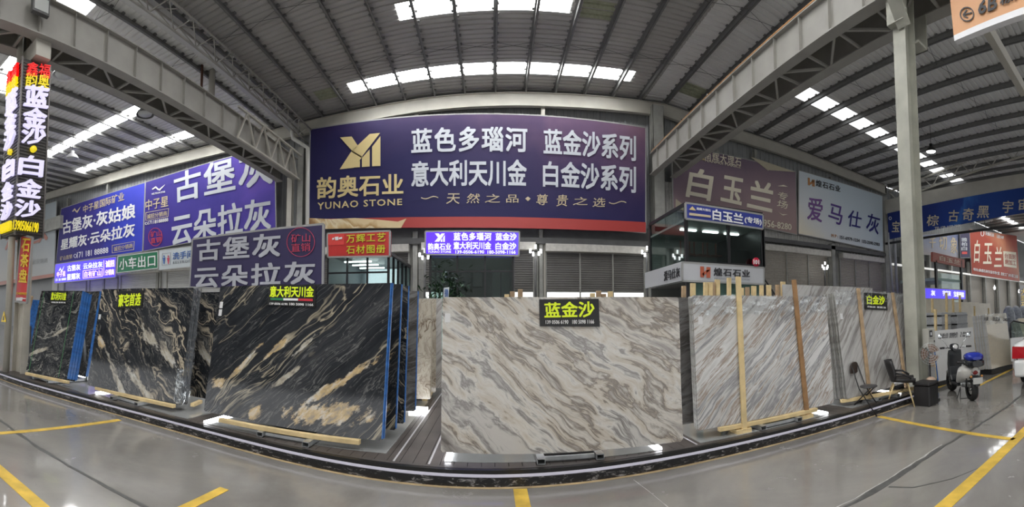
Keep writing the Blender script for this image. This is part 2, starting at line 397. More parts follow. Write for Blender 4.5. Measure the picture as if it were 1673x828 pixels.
# ---- floor
def floor_mat():
    m = bpy.data.materials.new('polished_concrete'); m.use_nodes = True; nt = m.node_tree; b = nt.nodes['Principled BSDF']; L = nt.links.new
    tc = nd(nt, 'ShaderNodeTexCoord')
    def nz(s, d=6, r=0.6, dist=0):
        n = nd(nt, 'ShaderNodeTexNoise'); n.inputs['Scale'].default_value = s; n.inputs['Detail'].default_value = d; n.inputs['Roughness'].default_value = r; n.inputs['Distortion'].default_value = dist
        L(tc.outputs['Object'], n.inputs['Vector']); return n.outputs['Fac']
    a = ramp(nt, nz(0.55, 8, 0.65, 0.8), [(0.3, (0.175,0.165,0.15)), (0.5, (0.225,0.215,0.198)), (0.7, (0.275,0.26,0.235))]).outputs[0]
    sp_ = mth(nt, 'MULTIPLY', mth(nt, 'SUBTRACT', nz(34, 3, 0.6), 0.67), 14, clamp=True)
    c = mixc(nt, mth(nt, 'MULTIPLY', sp_, 0.5), a, (0.10, 0.095, 0.09))
    sp2 = mth(nt, 'MULTIPLY', mth(nt, 'SUBTRACT', nz(3.0, 9, 0.75, 1.5), 0.66), 8, clamp=True)
    c = mixc(nt, mth(nt, 'MULTIPLY', sp2, 0.5), c, (0.30, 0.29, 0.27))
    L(c, b.inputs['Base Color'])
    r = nd(nt, 'ShaderNodeMapRange'); r.inputs[1].default_value = 0.3; r.inputs[2].default_value = 0.7; r.inputs[3].default_value = 0.10; r.inputs[4].default_value = 0.3
    L(nz(1.6, 6, 0.65), r.inputs[0]); L(r.outputs[0], b.inputs['Roughness'])
    bp = nd(nt, 'ShaderNodeBump'); bp.inputs['Strength'].default_value = 0.05; bp.inputs['Distance'].default_value = 0.01
    L(nz(7, 4), bp.inputs['Height']); L(bp.outputs[0], b.inputs['Normal'])
    b.inputs['Coat Weight'].default_value = 0.55; b.inputs['Coat Roughness'].default_value = 0.05
    return m
FLOOR = floor_mat()
floor = MB().box(-62, -16, -0.3, 84, 34, 0).build('floor', FLOOR, kind='structure', origin=(0,0,0))
def strip(pts, w, name, m, z=0.0, th=0.004, ws=None, kind=None):
    mb = MB(); pts = [Vector((p[0], p[1], 0)) for p in pts]; L_, R_ = [], []
    for i, p in enumerate(pts):
        d = (pts[min(i+1, len(pts)-1)]-pts[max(i-1, 0)]).normalized(); n = Vector((-d.y, d.x, 0)); ww = (ws[i] if ws else w)/2
        L_.append(p+n*ww); R_.append(p-n*ww)
    for i in range(len(pts)-1):
        a, b, c, d = R_[i], R_[i+1], L_[i+1], L_[i]
        mb.hexa([q+Vector((0,0,z)) for q in (a,b,c,d)]+[q+Vector((0,0,z+th)) for q in (a,b,c,d)])
    return mb.build(name, m, floor, kind=kind)
f0 = lambda px, py_: atz(px, py_, 0)
strip([(-5.32, 1.75), (-5.22, 4.38)], 0.11, 'painted_line', YEL)
strip([(-12, 1.72), (-5.3, 1.80), (-3.6, 1.84), (0, 1.84), (3.3, 1.84), (5.2, 1.84), (14, 1.86)], 0.14, 'painted_line', YEL)
strip([(0.31, -3.0), (0.29, 4.36)], 0.14, 'painted_line', YEL)
strip([(-2.55, -3.0), (-2.48, 3.46)], 0.11, 'painted_line', YEL)
strip([(5.56, 4.33), (5.17, 1.86)], 0.10, 'painted_line', YEL)
strip([(8.2, 4.7), (9.5, 4.85), (12, 4.9)], 0.10, 'painted_line', YEL)
strip([(8.6, 3.9), (13.5, 4.05)], 0.09, 'painted_line', YEL)
ED = mat('faded_ochre_edge', (0.42, 0.31, 0.17), 0.6, noise=0.35, nscale=4)
strip([(x/2, yk(x/2)-0.025) for x in range(-19, 15)], 0.045, 'painted_line', ED, th=0.003)
JNT = mat('joint_filler_dark', (0.085, 0.085, 0.08), 0.55, noise=0.3, nscale=9)
JL = mat('scuffed_concrete_edge', (0.42, 0.41, 0.39), 0.6, noise=0.3, nscale=12)
rj = random.Random(3)
pts, ws = [], []
x = -14.0
while x < 14:
    pts.append((x, 2.60+0.02*sin(x*1.7)+rj.uniform(-.012, .012))); ws.append(0.035+abs(rj.gauss(0, 0.016))+(0.03 if 3.1 < x < 4.0 else 0)); x += 0.16
strip(pts, 0.03, 'expansion_joint', JNT, ws=ws, th=0.0025)
strip([(p[0], p[1]+0.045+rj.uniform(0, .01)) for p in pts[100:118]], 0.02, 'expansion_joint', JL, ws=[rj.uniform(.003, .03) for _ in range(18)], th=0.002)
strip([(3.35, 2.52), (3.45, 2.3), (3.8, 2.05), (4.2, 1.9)], 0.02, 'crack', JNT, ws=[.03, .02, .014, .006], th=0.002)
strip([(1.49, 4.34), (1.53, 4.0), (1.6, 3.0)], 0.006, 'saw_cut', JL, th=0.0015)

# ---- display platform with kerb
DZ = 0.16
deck = MB().box(-9.6, 4.85, 0.0, 7.1, 15.6, DZ-0.035).box(7.05, 4.95, 0, 8.0, 15.6, DZ).build('floor_platform', mat('platform_core', (0.03,0.03,0.03), 0.8), kind='structure')
DECKM = mat('brown_composite_decking', (0.085, 0.073, 0.066), 0.42, noise=0.25, nscale=3)
x = -9.58; W_ = 0.148
while x < 7.02:
    x1 = min(x+W_-0.006, 7.1)
    mb = MB(); ya, yb = yk(x)+0.13, yk(x1)+0.13
    mb.hexa([(x,ya,DZ-.035),(x1,yb,DZ-.035),(x1,15.6,DZ-.035),(x,15.6,DZ-.035),(x,ya,DZ),(x1,yb,DZ),(x1,15.6,DZ),(x,15.6,DZ)])
    mb.build('deck_board', DECKM, deck); x += W_
KERBM = mat('black_marbled_kerb', (0.012, 0.012, 0.013), 0.3)
nt = KERBM.node_tree; tcn = nd(nt, 'ShaderNodeTexCoord'); kn = nd(nt, 'ShaderNodeTexNoise'); kn.inputs['Scale'].default_value = 16; kn.inputs['Detail'].default_value = 8; kn.inputs['Roughness'].default_value = 0.75; kn.inputs['Distortion'].default_value = 1.0
kmp = nd(nt, 'ShaderNodeMapping'); kmp.inputs['Scale'].default_value = (0.5, 1, 1.6); nt.links.new(tcn.outputs['Object'], kmp.inputs[0]); nt.links.new(kmp.outputs[0], kn.inputs['Vector'])
nt.links.new(ramp(nt, kn.outputs['Fac'], [(0.0,(0.01,0.01,0.011)),(0.545,(0.013,0.013,0.014)),(0.60,(0.26,0.25,0.245)),(1,(0.4,0.4,0.4))]).outputs[0], nt.nodes['Principled BSDF'].inputs['Base Color'])
def kerbpiece(name, m, y0, y1, z0, z1, parent):
    xs = [-9.6+i*0.507 for i in range(34)]; xs[-1] = 7.1; mb = MB()
    for a, b in zip(xs, xs[1:]):
        mb.hexa([(a,yk(a)+y0,z0),(b,yk(b)+y0,z0),(b,yk(b)+y1,z0),(a,yk(a)+y1,z0),(a,yk(a)+y0,z1),(b,yk(b)+y0,z1),(b,yk(b)+y1,z1),(a,yk(a)+y1,z1)])
    return mb.build(name, m, parent)
kerb = thing('trim_1', None, None, (0, 4.5, 0), kind='structure')
kerbpiece('kerb_face', KERBM, 0.0, 0.11, 0.0, 0.094, kerb)
kerbpiece('light_strip', mat('white_kerb_strip', (0.55,0.53,0.60), 0.35, emit=0.12, ecol=(0.85,0.82,1.0)), 0.012, 0.11, 0.094, 0.122, kerb)
kerbpiece('kerb_cap', mat('black_kerb_cap', (0.012,0.012,0.012), 0.3), 0.02, 0.075, 0.122, DZ+0.002, kerb)
kerbpiece('border_board', mat('brown_border_board', (0.075,0.066,0.062), 0.4, noise=0.2), 0.075, 0.128, DZ-0.02, DZ+0.004, kerb)
ALU = mat('aluminium_strip', (0.55,0.54,0.56), 0.4, 0.2)
for a, b in (((721,640),(642.7,753.6)), ((718.8,712.5),(700.7,758.4)), ((1119,716),(1146,730))):
    p = atz(*b, DZ); MB().box(p.x-.011, yk(p.x)+.14, DZ, p.x+.011, 15, DZ+.004).build('inlay_strip', ALU, deck)

# ---- roof: profiled sheets, purlins, translucent rooflights
PX0, PDX = 0.117, 1.31
pxs = [PX0+PDX*k for k in range(-36, 38)]
ceiling = thing('ceiling', None, None, (0, 0, 11), kind='structure')
Y0, Y1 = -15.5, 18.2
LITES = []   # x0,x1,y0,y1
def lites(y0, y1, x0, x1): LITES.append((x0, x1, y0, y1))
def X18(px, y, p=None): return aty(px, 100 if p is None else p, y).x
lites(15.95, 16.72, -5.9, 5.85); lites(12.45, 13.2, -3.05, 2.55)
lites(15.95, 16.72, -24.9, -11.3)
lites(12.45, 13.2, -28.5, -14.2)
lites(6.2, 7.3, -17.5, -10.3); lites(-1.5, -0.6, -30, -12)
lites(12.9, 13.9, 12.4, 29.5)
for yy in (8.2, 4.6, 1.0, -2.6, -6.2, -9.8): lites(yy, yy+0.8, -6, 5.6)
for yy in (2.0, -3.0, -8.0): lites(yy, yy+0.9, 11, 28)
lites(9.3, 10.0, 31, 50); lites(14.5, 15.2, 31, 48)
lites(-6.5, -5.6, -28, -12)
yb = sorted(set([Y0, Y1]+[l[2] for l in LITES]+[l[3] for l in LITES]))
def prof(mb, x0, x1, y0, y1, dz=0.0, mi=0):
    """trapezoidal sheet, ribs running along x"""
    pitch = 0.235; ys = []; k = math.floor(y0/pitch)
    while k*pitch < y1:
        b = k*pitch
        for t, h in ((0.0, 0.0), (0.155, 0.0), (0.175, 0.045), (0.215, 0.045), (0.235, 0.0)):
            y = b+t
            if y0 < y < y1: ys.append((y, h))
        k += 1
    ys = [(y0, 0)]+ys+[(y1, 0)]
    xs = [x0]+[b[0] for b in BEAM if x0 < b[0] < x1]+[x1]
    vs = [(x_, y, zr(x_)+h+dz+0.2) for x_ in xs for (y, h) in ys]; n = len(ys)
    mb.add(vs, [(i*n+j, (i+1)*n+j, (i+1)*n+j+1, i*n+j+1) for i in range(len(xs)-1) for j in range(n-1)], mi)
for (bx0, bx1) in ((-58, -34), (-34, -8.85), (-8.85, 7.0), (7.0, 24), (24, 80)):
    mb = MB()
    for y0, y1 in zip(yb, yb[1:]):
        cuts = [(max(l[0], bx0), min(l[1], bx1)) for l in LITES if l[2] <= y0 < l[3] and l[0] < bx1 and l[1] > bx0]
        cuts.sort(); x = bx0
        for c0, c1 in cuts:
            if c0 > x: prof(mb, x, c0, y0, y1)
            x = c1
        if x < bx1: prof(mb, x, bx1, y0, y1)
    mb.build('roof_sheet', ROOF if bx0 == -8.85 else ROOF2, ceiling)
    for l in LITES:
        if l[0] >= bx0 and l[1] <= bx1:
            edges = [l[0]]+[p for p in pxs if l[0] < p < l[1]]+[l[1]]
            for a, b in zip(edges, edges[1:]):
                if b-a > 0.15:
                    mb = MB(); prof(mb, a+.03, b-.03, l[2], l[3], 0.01); mb.build('rooflight_panel', SKYL, ceiling)
OLDP = mat('old_translucent_panel', (0.36,0.38,0.26), 0.5, noise=0.2)
for (a, b, c, d) in ((2.9, 4.0, 12.5, 13.3), (8.1, 9.3, 15.9, 16.8), (9.6, 10.6, 15.9, 16.8), (10.9, 11.9, 15.9, 16.8), (-7.4, -6.4, 15.9, 16.7)):
    mb = MB(); prof(mb, a, b, c, d, -0.012); mb.build('aged_panel', OLDP, ceiling)
for x in pxs:
    z = zr(x)+0.19; mb = MB()
    # Z section purlin
    mb.box(x-.006, Y0, z-.20, x+.006, Y1-.3, z); mb.box(x-.07, Y0, z-.012, x+.006, Y1-.3, z); mb.box(x-.006, Y0, z-.20, x+.075, Y1-.3, z-.188)
    if -16 < x < 26:      # fixing clips that show as teeth along the sheet ribs
        k = 0; y = 2.0
        while y < 17.8:
            mb.box(x-.13, y, z-.02, x-.006, y+.10, z+.01) if k % 2 else mb.box(x+.006, y, z-.03, x+.11, y+.10, z+.01)
            y += 0.235; k += 1
    mb.build('purlin', PURL, ceiling)
# sag rods
for y in (14.6, 11.0, 7.4):
    mb = MB()
    for a, b in zip(pxs, pxs[1:]):
        if -14 < a < 20: mb.tube([(a, y, zr(a)+.08), (b, y+.35, zr(b)+.08)], .008, 4); mb.tube([(a, y+.35, zr(a)+.08), (b, y, zr(b)+.08)], .008, 4)
    mb.build('sag_rods', DSTEEL, ceiling, kind='stuff')

# ---- front wall
wall = thing('wall_front', None, None, (0, WY, 0), kind='structure')
def clad(x0, x1, z0, z1, m, y=WY+0.25, pitch=0.3, parent=None, kind=None, hz=None):
    mb = MB(); xs = []; k = 0; x = x0
    while x < x1:
        for t, h in ((0, 0), (0.18, 0), (0.21, -0.04), (0.27, -0.04)):
            if x+t < x1: xs.append((x+t, h))
        x += pitch
    xs.append((x1, 0)); vs = []
    for xx, h in xs: vs += [(xx, y+h, z0), (xx, y+h, (hz(xx) if hz else z1))]
    mb.add(vs, [(2*i, 2*i+2, 2*i+3, 2*i+1) for i in range(len(xs)-1)])
    return mb.build('wall_sheet', m, parent or wall)
for a, b in ((-58, -31), (-31, -8.8), (-8.8, 7.0), (7.0, 24.2), (24.2, 80)):
    clad(a, b, 5.2, 11, CLAD, hz=lambda x: zr(x)+0.15)
# eave beam following the roof line
mb = MB(); bx = [b for b in BEAM if -40 < b[0] < 26]; xs = [-34]+[b[0] for b in bx]+[24.6]
def beamseg(mb, xs, y0, y1, za, zb_):
    for a, b in zip(xs, xs[1:]):
        mb.hexa([(a,y0,zr(a)+za),(b,y0,zr(b)+za),(b,y1,zr(b)+za),(a,y1,zr(a)+za),(a,y0,zr(a)+zb_),(b,y0,zr(b)+zb_),(b,y1,zr(b)+zb_),(a,y1,zr(a)+zb_)])
beamseg(mb, xs, 17.80, 17.84, -0.58, 0.0); beamseg(mb, xs, 17.72, 17.92, -0.02, 0.0); beamseg(mb, xs, 17.72, 17.92, -0.60, -0.58)
mb.build('eave_beam', CREAM, wall)
mb = MB(); beamseg(mb, xs, 17.98, 18.05, 0.0, 0.2); mb.build('eave_filler', DSTEEL, wall)
def col(px, py0, py1, w=0.28, m=COLM, y=17.75, d=0.3, parent=None, name='wall_column', z0=0.0):
    p = aty(px, (py0+py1)/2, y); zt = aty(px, py0, y).z
    mb = MB(); mb.box(p.x-w/2, y, z0, p.x-w/2+.02, y+d, zt); mb.box(p.x+w/2-.02, y, z0, p.x+w/2, y+d, zt); mb.box(p.x-w/2, y+d*.4, z0, p.x+w/2, y+d*.5, zt)
    mb.box(p.x-w/2, y, z0, p.x+w/2, y+.015, zt)
    return mb.build(name, m, parent or wall)
col(1078, 172, 480, 0.55, COLM, 17.5, 0.45)
col(1449, 322, 480, 0.5, COLM, 17.5, 0.45)
col(884, 375, 480, 0.2); col(678, 378, 480, 0.26)
for px_, a in ((107, 325), (172, 290), (259, 305), (419, 245), (679, 168), (888, 172), (1175, 212), (1238, 245), (1362, 290)): col(px_, a, 480, 0.2, CREAM if px_ in (888, 419) else COLM, 17.86, 0.2)
col(471, 290, 480, 0.3, CREAM, 17.4, 0.2); col(489, 240, 480, 0.34, COLM, 17.5, 0.3)
col(1363, 398, 480, 0.34, COLM, 17.5, 0.3)
# fascia beams, shutter boxes and roller shutters (doors)
def bandy(px0, px1, pys, y, th, m, name, parent=wall, dz=None):
    """horizontal member on plane y between two survey columns; pys=((top,bot) left,(top,bot) right)"""
    (a, b), (c, d) = pys
    A, B = aty(px0, a, y), aty(px1, c, y); C, D = aty(px0, b, y), aty(px1, d, y)
    mb = MB(); zt, zb_ = (A.z+B.z)/2, (C.z+D.z)/2
    mb.box(A.x, y, zb_, B.x, y+th, zt); return mb.build(name, m, parent)
nsh = [0]; SPANS = []
def shutter(px0, px1, ztop, zbot, m, y=17.95, box=True, ribs=0):
    nsh[0] += 1
    x0, x1 = aty(px0, 450, y).x, aty(px1, 450, y).x
    t = thing('door_%d' % nsh[0], None, None, ((x0+x1)/2, y, 0), kind='structure'); SPANS.append((x0, x1))
    mb = MB(); z = zbot; vs = []; n = 0
    while z < ztop:
        vs += [(x0, y, z), (x1, y, z), (x0, y-.022, z+.03), (x1, y-.022, z+.03), (x0, y-.022, z+.075), (x1, y-.022, z+.075)]; z += 0.1; n += 1
    vs += [(x0, y, z), (x1, y, z)]
    mb.add(vs, [(2*i, 2*i+1, 2*i+3, 2*i+2) for i in range(3*n)])
    mb.build('shutter_slats', m, t, kind='stuff')
    g = MB(); g.box(x0-.05, y-.08, 0, x0+.03, y+.02, ztop); g.build('guide_rail', COLM, t); g = MB(); g.box(x1-.03, y-.08, 0, x1+.05, y+.02, ztop); g.build('guide_rail', COLM, t)
    if box: MB().box(x0-.05, y-.4, ztop-.02, x1+.05, y, ztop+.3).build('roller_box', mat('roller_box_white', (0.62,0.60,0.55), 0.5, noise=0.15), t)
    for k in range(ribs):
        xx = x0+(x1-x0)*(k+1)/(ribs+1); MB().box(xx-.03, y-.09, 0, xx+.03, y-.03, ztop).build('mullion', COLM, t)
    MB().box(x0, y-.035, zbot-.05, x1, y+.005, zbot).build('bottom_rail', COLM, t)
    return t
shutter(892, 1052, 4.7, 3.0, SHUT, ribs=2); shutter(692, 872, 4.75, 3.0, SHUT, ribs=1); shutter(598, 668, 4.7, 3.0, SHUT)
shutter(1246, 1352, 5.3, 1.0, mat('shutter_tan', (0.40,0.37,0.32), 0.5, noise=0.12), ribs=2); shutter(1372, 1440, 5.3, 1.0, mat('shutter_tan', (0.3,0.27,0.23)), ribs=2)
shutter(96, 142, 4.2, 0, SHUTW); shutter(148, 193, 4.2, 0, SHUTW); shutter(199, 263, 4.3, 0, SHUTW); shutter(274, 318, 4.3, 0, SHUTW); shutter(330, 440, 4.3, 0, SHUTW)
shutter(500, 590, 4.7, 3.0, SHUT); shutter(1098, 1236, 5.3, 1.0, mat('shutter_tan', (0.3,0.27,0.23)))
SPANS.sort(); x = -31.0
for a, b in SPANS+[(24.3, 24.3)]:
    if a > x+.02: MB().box(x, 17.99, 0, a, 18.05, 5.3).build('wall_panel', SHUTW if x < -9 else COLM, wall)
    x = max(x, b)
# lintel zone: dark beams and ribbed fascia under the banners
MB().box(-9.0, 17.6, 5.0, 7.2, 17.75, 5.25).build('lintel_beam', DSTEEL, wall)
MB().box(-9.0, 17.85, 5.25, 7.2, 17.95, 5.9).build('lintel_panel', DSTEEL, wall)
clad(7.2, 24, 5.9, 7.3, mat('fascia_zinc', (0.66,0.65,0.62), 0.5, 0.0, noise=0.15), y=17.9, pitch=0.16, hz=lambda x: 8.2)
MB().box(7.2, 17.5, 5.72, 24, 17.65, 5.95).build('lintel_beam', DSTEEL, wall)
MB().box(-31, 17.6, 4.75, -9, 17.75, 5.0).build('lintel_beam', COLM, wall)
MB().box(-31, 17.85, 4.6, -9, 17.95, 6.0).build('lintel_panel', CLAD, wall)
# downpipes
def pipe(pts, r, m, name='downpipe', parent=wall): return MB().tube(pts, r, 10).build(name, m, parent)
pipe([aty(476, 207, 17.3), aty(479, 226, 17.3), aty(503, 242, 17.3), aty(502, 480, 17.3)], 0.1, mat('white_pvc', (0.6,0.59,0.55), 0.4))
pipe([aty(1457, 318, 17.2), aty(1466, 480, 17.2)], 0.1, mat('grey_pvc', (0.42,0.43,0.44), 0.4)); pipe([aty(1451, 380, 17.2), aty(1459, 480, 17.2)], 0.08, mat('grey_pvc', (0.5,0.5,0.5)))
pipe([aty(1099, 380, 17.2), aty(1087, 430, 17.2), aty(1084, 480, 17.2)], 0.03, mat('white_pvc', (0.6,0.6,0.6)))
# back and side enclosure behind the viewer (seen only in reflections)
MB().box(-58, -15.8, 3.4, 80, -15.6, 12.5).build('wall_back', CLAD, kind='structure')
MB().box(24.3, 18.0, 0, 80, 18.05, 5.3).build('wall_panel', COLM, wall)
MB().box(-58, 18.3, 0, -31, 18.4, 11.3).build('wall_left', CLAD, kind='structure')

# ---- crane girders with stiffeners, horizontal lattice, columns
GZ0, GZ1 = 8.18, 9.08
def girder(xf, xb, name, lab, sgn):
    t = thing(name, lab, 'girder', (xf, 6, GZ0), group=None)
    y0, y1 = -8.0, 17.15
    for xx, nm in ((xf, 'web'), (xb, 'web')):
        MB().box(xx-.012, y0, GZ0, xx+.012, y1, GZ1).build(nm, STEEL, t)
        MB().box(xx-.13, y0, GZ1, xx+.13, y1, GZ1+.03).build('flange', STEEL, t)
        MB().box(xx-.15, y0, GZ0-.03, xx+.15, y1, GZ0).build('flange', STEEL, t)
    y = y0+.4
    while y < y1:
        MB().box(min(xf-sgn*.11, xf), y, GZ0, max(xf-sgn*.11, xf), y+.016, GZ1).build('stiffener', STEEL, t)
        y += 1.0
    y = y0; k = 0
    while y < y1-1.2:
        a, b = (xf, xb) if k % 2 else (xb, xf)
        MB().bar((a, y, GZ0+.02), (b, y+1.1, GZ0+.02), .06, .05).build('lattice_brace', STEEL, t)
        MB().bar((xf, y, GZ0+.02), (xb, y, GZ0+.02), .06, .05).build('lattice_brace', STEEL, t)
        y += 1.1; k += 1
    MB().box(min(xf,xb), y0, GZ1+.03, max(xf,xb), y1, GZ1+.045).build('walkway_plate', STEEL, t)
    return t
gR = girder(7.0, 8.0, 'crane_girder', 'long grey crane girder at right of the main banner with an orange rail', 1)
gL = girder(-8.78, -9.6, 'crane_girder', 'long grey steel crane girder running over the column with lit lettering tower', -1)
MB().tube([(6.95, -8, GZ1+.12), (6.95, 17.1, GZ1+.12)], .035, 8).build('conductor_rail', mat('orange_rail', (0.5,0.26,0.1), 0.5), gR)
for y in range(-4, 16, 2): MB().box(6.93, y, GZ1+.03, 6.97, y+.05, GZ1+.2).build('rail_bracket', BLACK, gR)
# open lattice end frame on the left girder
tr = []
for i in range(5):
    y = 12.2+i*1.2; tr.append(y)
mbk = []
for i in range(4):
    a, b = tr[i], tr[i+1]
    MB().bar((-8.62, a, GZ0), (-8.62, (a+b)/2, GZ1+.25), .07, .05).build('end_brace', CREAM, gL); MB().bar((-8.62, (a+b)/2, GZ1+.25), (-8.62, b, GZ0), .07, .05).build('end_brace', CREAM, gL)
MB().bar((-8.62, 12.2, GZ1+.25), (-8.62, 17.4, GZ1+.25), .09, .07).build('end_chord', CREAM, gL); MB().bar((-8.62, 12.2, GZ0), (-8.62, 17.4, GZ0), .09, .07).build('end_chord', CREAM, gL)
# more bays out at the sides
for xx, lab in ((24.6, 'far crane girder high over the right hall, beyond the blue hanging banner'),):
    t = thing('crane_girder', lab, 'girder', (xx, 8, 8.0)); MB().box(xx-.1, 4, 8.1, xx+.1, 17.6, 9.0).build('web', STEEL, t)
# gutter truss at the left valley
p = aty(501, 222, 17.4); tz = p.z; tx = p.x
t = thing('gutter_truss', 'open lattice roof truss in the left roof valley above the crane girder', 'truss', (tx, 8, tz))
for dx, dz in ((-.28, 0), (.28, 0), (0, -.5)): MB().tube([(tx+dx, -6, tz+dz+.2), (tx+dx, 17.6, tz+dz+.2)], .035, 6).build('chord', STEEL, t)
y = -2.0
while y < 17:
    for dx in (-.28, .28):
        MB().tube([(tx+dx, y, tz+.2), (tx, y+.5, tz-.3)], .02, 5).build('brace', STEEL, t); MB().tube([(tx, y+.5, tz-.3), (tx+dx, y+1.0, tz+.2)], .02, 5).build('brace', STEEL, t)
    MB().tube([(tx-.28, y, tz+.2), (tx+.28, y+.5, tz+.2)], .018, 5).build('brace', STEEL, t)
    y += 1.0
MB().box(tx-.9, -6, tz+.35, tx-.45, 17.6, tz+.6).build('gutter', mat('zinc_gutter', (0.62,0.62,0.61), 0.5, 0.1), t)
# columns of the platform line
def hcol(name, label, x0, x1, y0, y1, ztop, m):
    t = thing(name, label, 'column', ((x0+x1)/2, (y0+y1)/2, 0))
    MB().box(x0, y0, 0, x0+.025, y1, ztop).build('flange', m, t); MB().box(x1-.025, y0, 0, x1, y1, ztop).build('flange', m, t)
    MB().box(x0+.025, (y0+y1)/2-.01, 0, x1-.025, (y0+y1)/2+.01, ztop).build('web', m, t)
    MB().box(x0-.06, y0-.06, 0, x1+.06, y1+.06, .02).build('base_plate', m, t)
    return t
CP = mat('greenish_column_paint', (0.40,0.40,0.34), 0.5, noise=0.22, nscale=2.0, bump=0.1)
cR = hcol('steel_column', 'tall grey-green steel column beside the electric fan and scooter', 7.12, 7.50, 4.5, 4.80, 11.2, CP)
MB().box(6.98, 4.45, 7.6, 7.14, 4.85, 8.15).build('corbel', CP, cR); MB().box(7.48, 4.4, 7.35, 7.85, 4.85, 7.4).build('corbel', CP, cR); MB().box(7.82, 4.4, 7.35, 7.85, 4.85, 8.15).build('corbel', CP, cR)
MB().bar((6.55, 4.5, 8.15), (7.1, 4.5, 7.5), .3, .03).build('corbel', CP, cR)
cL = hcol('steel_column', 'left steel column carrying the lit lettering tower and red vertical sign', -9.6, -9.1, 4.5, 4.7, 11.0, mat('cream_column_paint', (0.50,0.47,0.40), 0.5, noise=0.18, nscale=2.0))
MB().box(-9.7, 4.4, 7.75, -8.8, 4.8, 8.15).build('corbel', CREAM, cL)
t = thing('steel_pipe_post', 'round cream pipe post left of the red vertical sign', 'post', (-9.45, 4.28, 0))
MB().tube([(-9.45, 4.28, 0), (-9.45, 4.28, 11)], .085, 14).build('pipe', CREAM, t); MB().lathe((-9.45, 4.28, 0), [(.13, 0), (.13, .03), (.09, .03)], 14).build('collar', CREAM, t)
MB().bar(atx(1612, 45, 9.5), atx(1673, 150, 12.0), .18, .28).build('trim_2', CREAM, kind='structure')
MB().box(aty(62, 360, 17.3).x, 17.2, aty(62, 383, 17.3).z, aty(100, 360, 17.3).x, 17.5, aty(98, 352, 17.3).z).build('trim_3', COLM, kind='structure')
# ================================================================ BANNERS, SIGNS, BOOTHS
def print_mat(name, stops, direction=(1,0,0), length=10.0, noise=0.15, rough=0.45, emit=0.0, nscale=0.5):
    """printed colour run (part of the printed design) along a direction in object space"""
    m = bpy.data.materials.new(name); m.use_nodes = True; MATS[name] = m; nt = m.node_tree; b = nt.nodes['Principled BSDF']; L = nt.links.new
    tc = nd(nt, 'ShaderNodeTexCoord'); d = nd(nt, 'ShaderNodeVectorMath', operation='DOT_PRODUCT'); d.inputs[1].default_value = direction; L(tc.outputs['Object'], d.inputs[0])
    n = nd(nt, 'ShaderNodeTexNoise'); n.inputs['Scale'].default_value = nscale; n.inputs['Detail'].default_value = 5; n.inputs['Distortion'].default_value = 0.6; L(tc.outputs['Object'], n.inputs['Vector'])
    f = mth(nt, 'ADD', mth(nt, 'DIVIDE', d.outputs['Value'], length), mth(nt, 'MULTIPLY', mth(nt, 'SUBTRACT', n.outputs['Fac'], 0.5), noise*4)); f = mth(nt, 'ADD', f, 0.5)
    c = ramp(nt, f, stops).outputs[0]; L(c, b.inputs['Base Color']); b.inputs['Roughness'].default_value = rough+.1; b.inputs['Specular IOR Level'].default_value = 0.25
    if emit: L(c, b.inputs['Emission Color']); b.inputs['Emission Strength'].default_value = emit
    return m
SILVER = mat('silver_letter', (0.60, 0.63, 0.68), 0.45); GOLD = mat('gold_letter', (0.72, 0.58, 0.28), 0.4); GOLD2 = mat('pale_gold_print', (0.6, 0.5, 0.33), 0.5)
WL = mat('white_letter', (0.82, 0.82, 0.82), 0.5); DL = mat('dark_letter', (0.03, 0.03, 0.035), 0.5); YG = mat('neon_yellow_letter', (0.66, 0.78, 0.02), 0.4, emit=0.12, ecol=(0.75, 0.9, 0.03))
QR = mat('dull_patch', (0.45, 0.43, 0.42), 0.6); FRM = mat('sign_frame', (0.35, 0.35, 0.34), 0.5, 0.3)
def banner(name, label, cat, q, y, m, th=0.08, group=None, frame=True):
    P = py(y); b = board(MB(), q, P, YN, th)
    c = quadpts(q, P, YN); cen = (c[0]+c[1]+c[2]+c[3])/4; base = Vector((cen.x, y, min(c[2].z, c[3].z)))
    t = thing(name, label, cat, base, group)
    b.build('panel', m, t, origin=cen)
    if frame:
        mb = MB()
        for i in range(4): mb.bar(c[i]+Vector((0,.02,0)), c[(i+1)%4]+Vector((0,.02,0)), .05, .05)
        mb.build('edge_frame', FRM, t)
    if 16.5 < y < 17.8:
        for u in (.12, .88):
            for w_ in (c[0].lerp(c[1], u), c[3].lerp(c[2], u)):
                zz = w_.z+(.12 if w_.z < cen.z else -.12); MB().box(w_.x-.03, y+th, zz-.03, w_.x+.03, 17.87, zz+.03).build('wall_bracket', FRM, t)
    return t, P
# --- main banner
NEB = print_mat('nebula_print', [(0.0,(0.018,0.017,0.085)),(0.45,(0.022,0.019,0.085)),(0.66,(0.045,0.03,0.095)),(0.82,(0.11,0.065,0.13)),(1.0,(0.20,0.115,0.165))], (0.28,0,0.96), 9.0, 0.09, 0.42)
t, P = banner('advertising_banner', 'huge purple banner above centre shutters with gold emblem and silver lettering over a red band', 'banner', ((507,211),(1055,208.5),(1055,380),(504,375)), 17.3, NEB, 0.12)
RB = mat('banner_red_band', (0.42, 0.045, 0.04), 0.45); GW = print_mat('gold_wave_print', [(0.2,(0.30,0.16,0.07)),(0.42,(0.65,0.47,0.24)),(0.5,(0.8,0.7,0.48)),(0.6,(0.5,0.3,0.12)),(0.8,(0.75,0.6,0.35))], (0.35,0,0.93), 1.2, 0.5, 0.45, nscale=0.6)
shape([((660,357.5),(858,357),(1055,362),(1055,378.5),(857,371.6),(600,372.5))[:4]+()], P, YN, RB, t, 'red_band', 0.012) if 0 else None
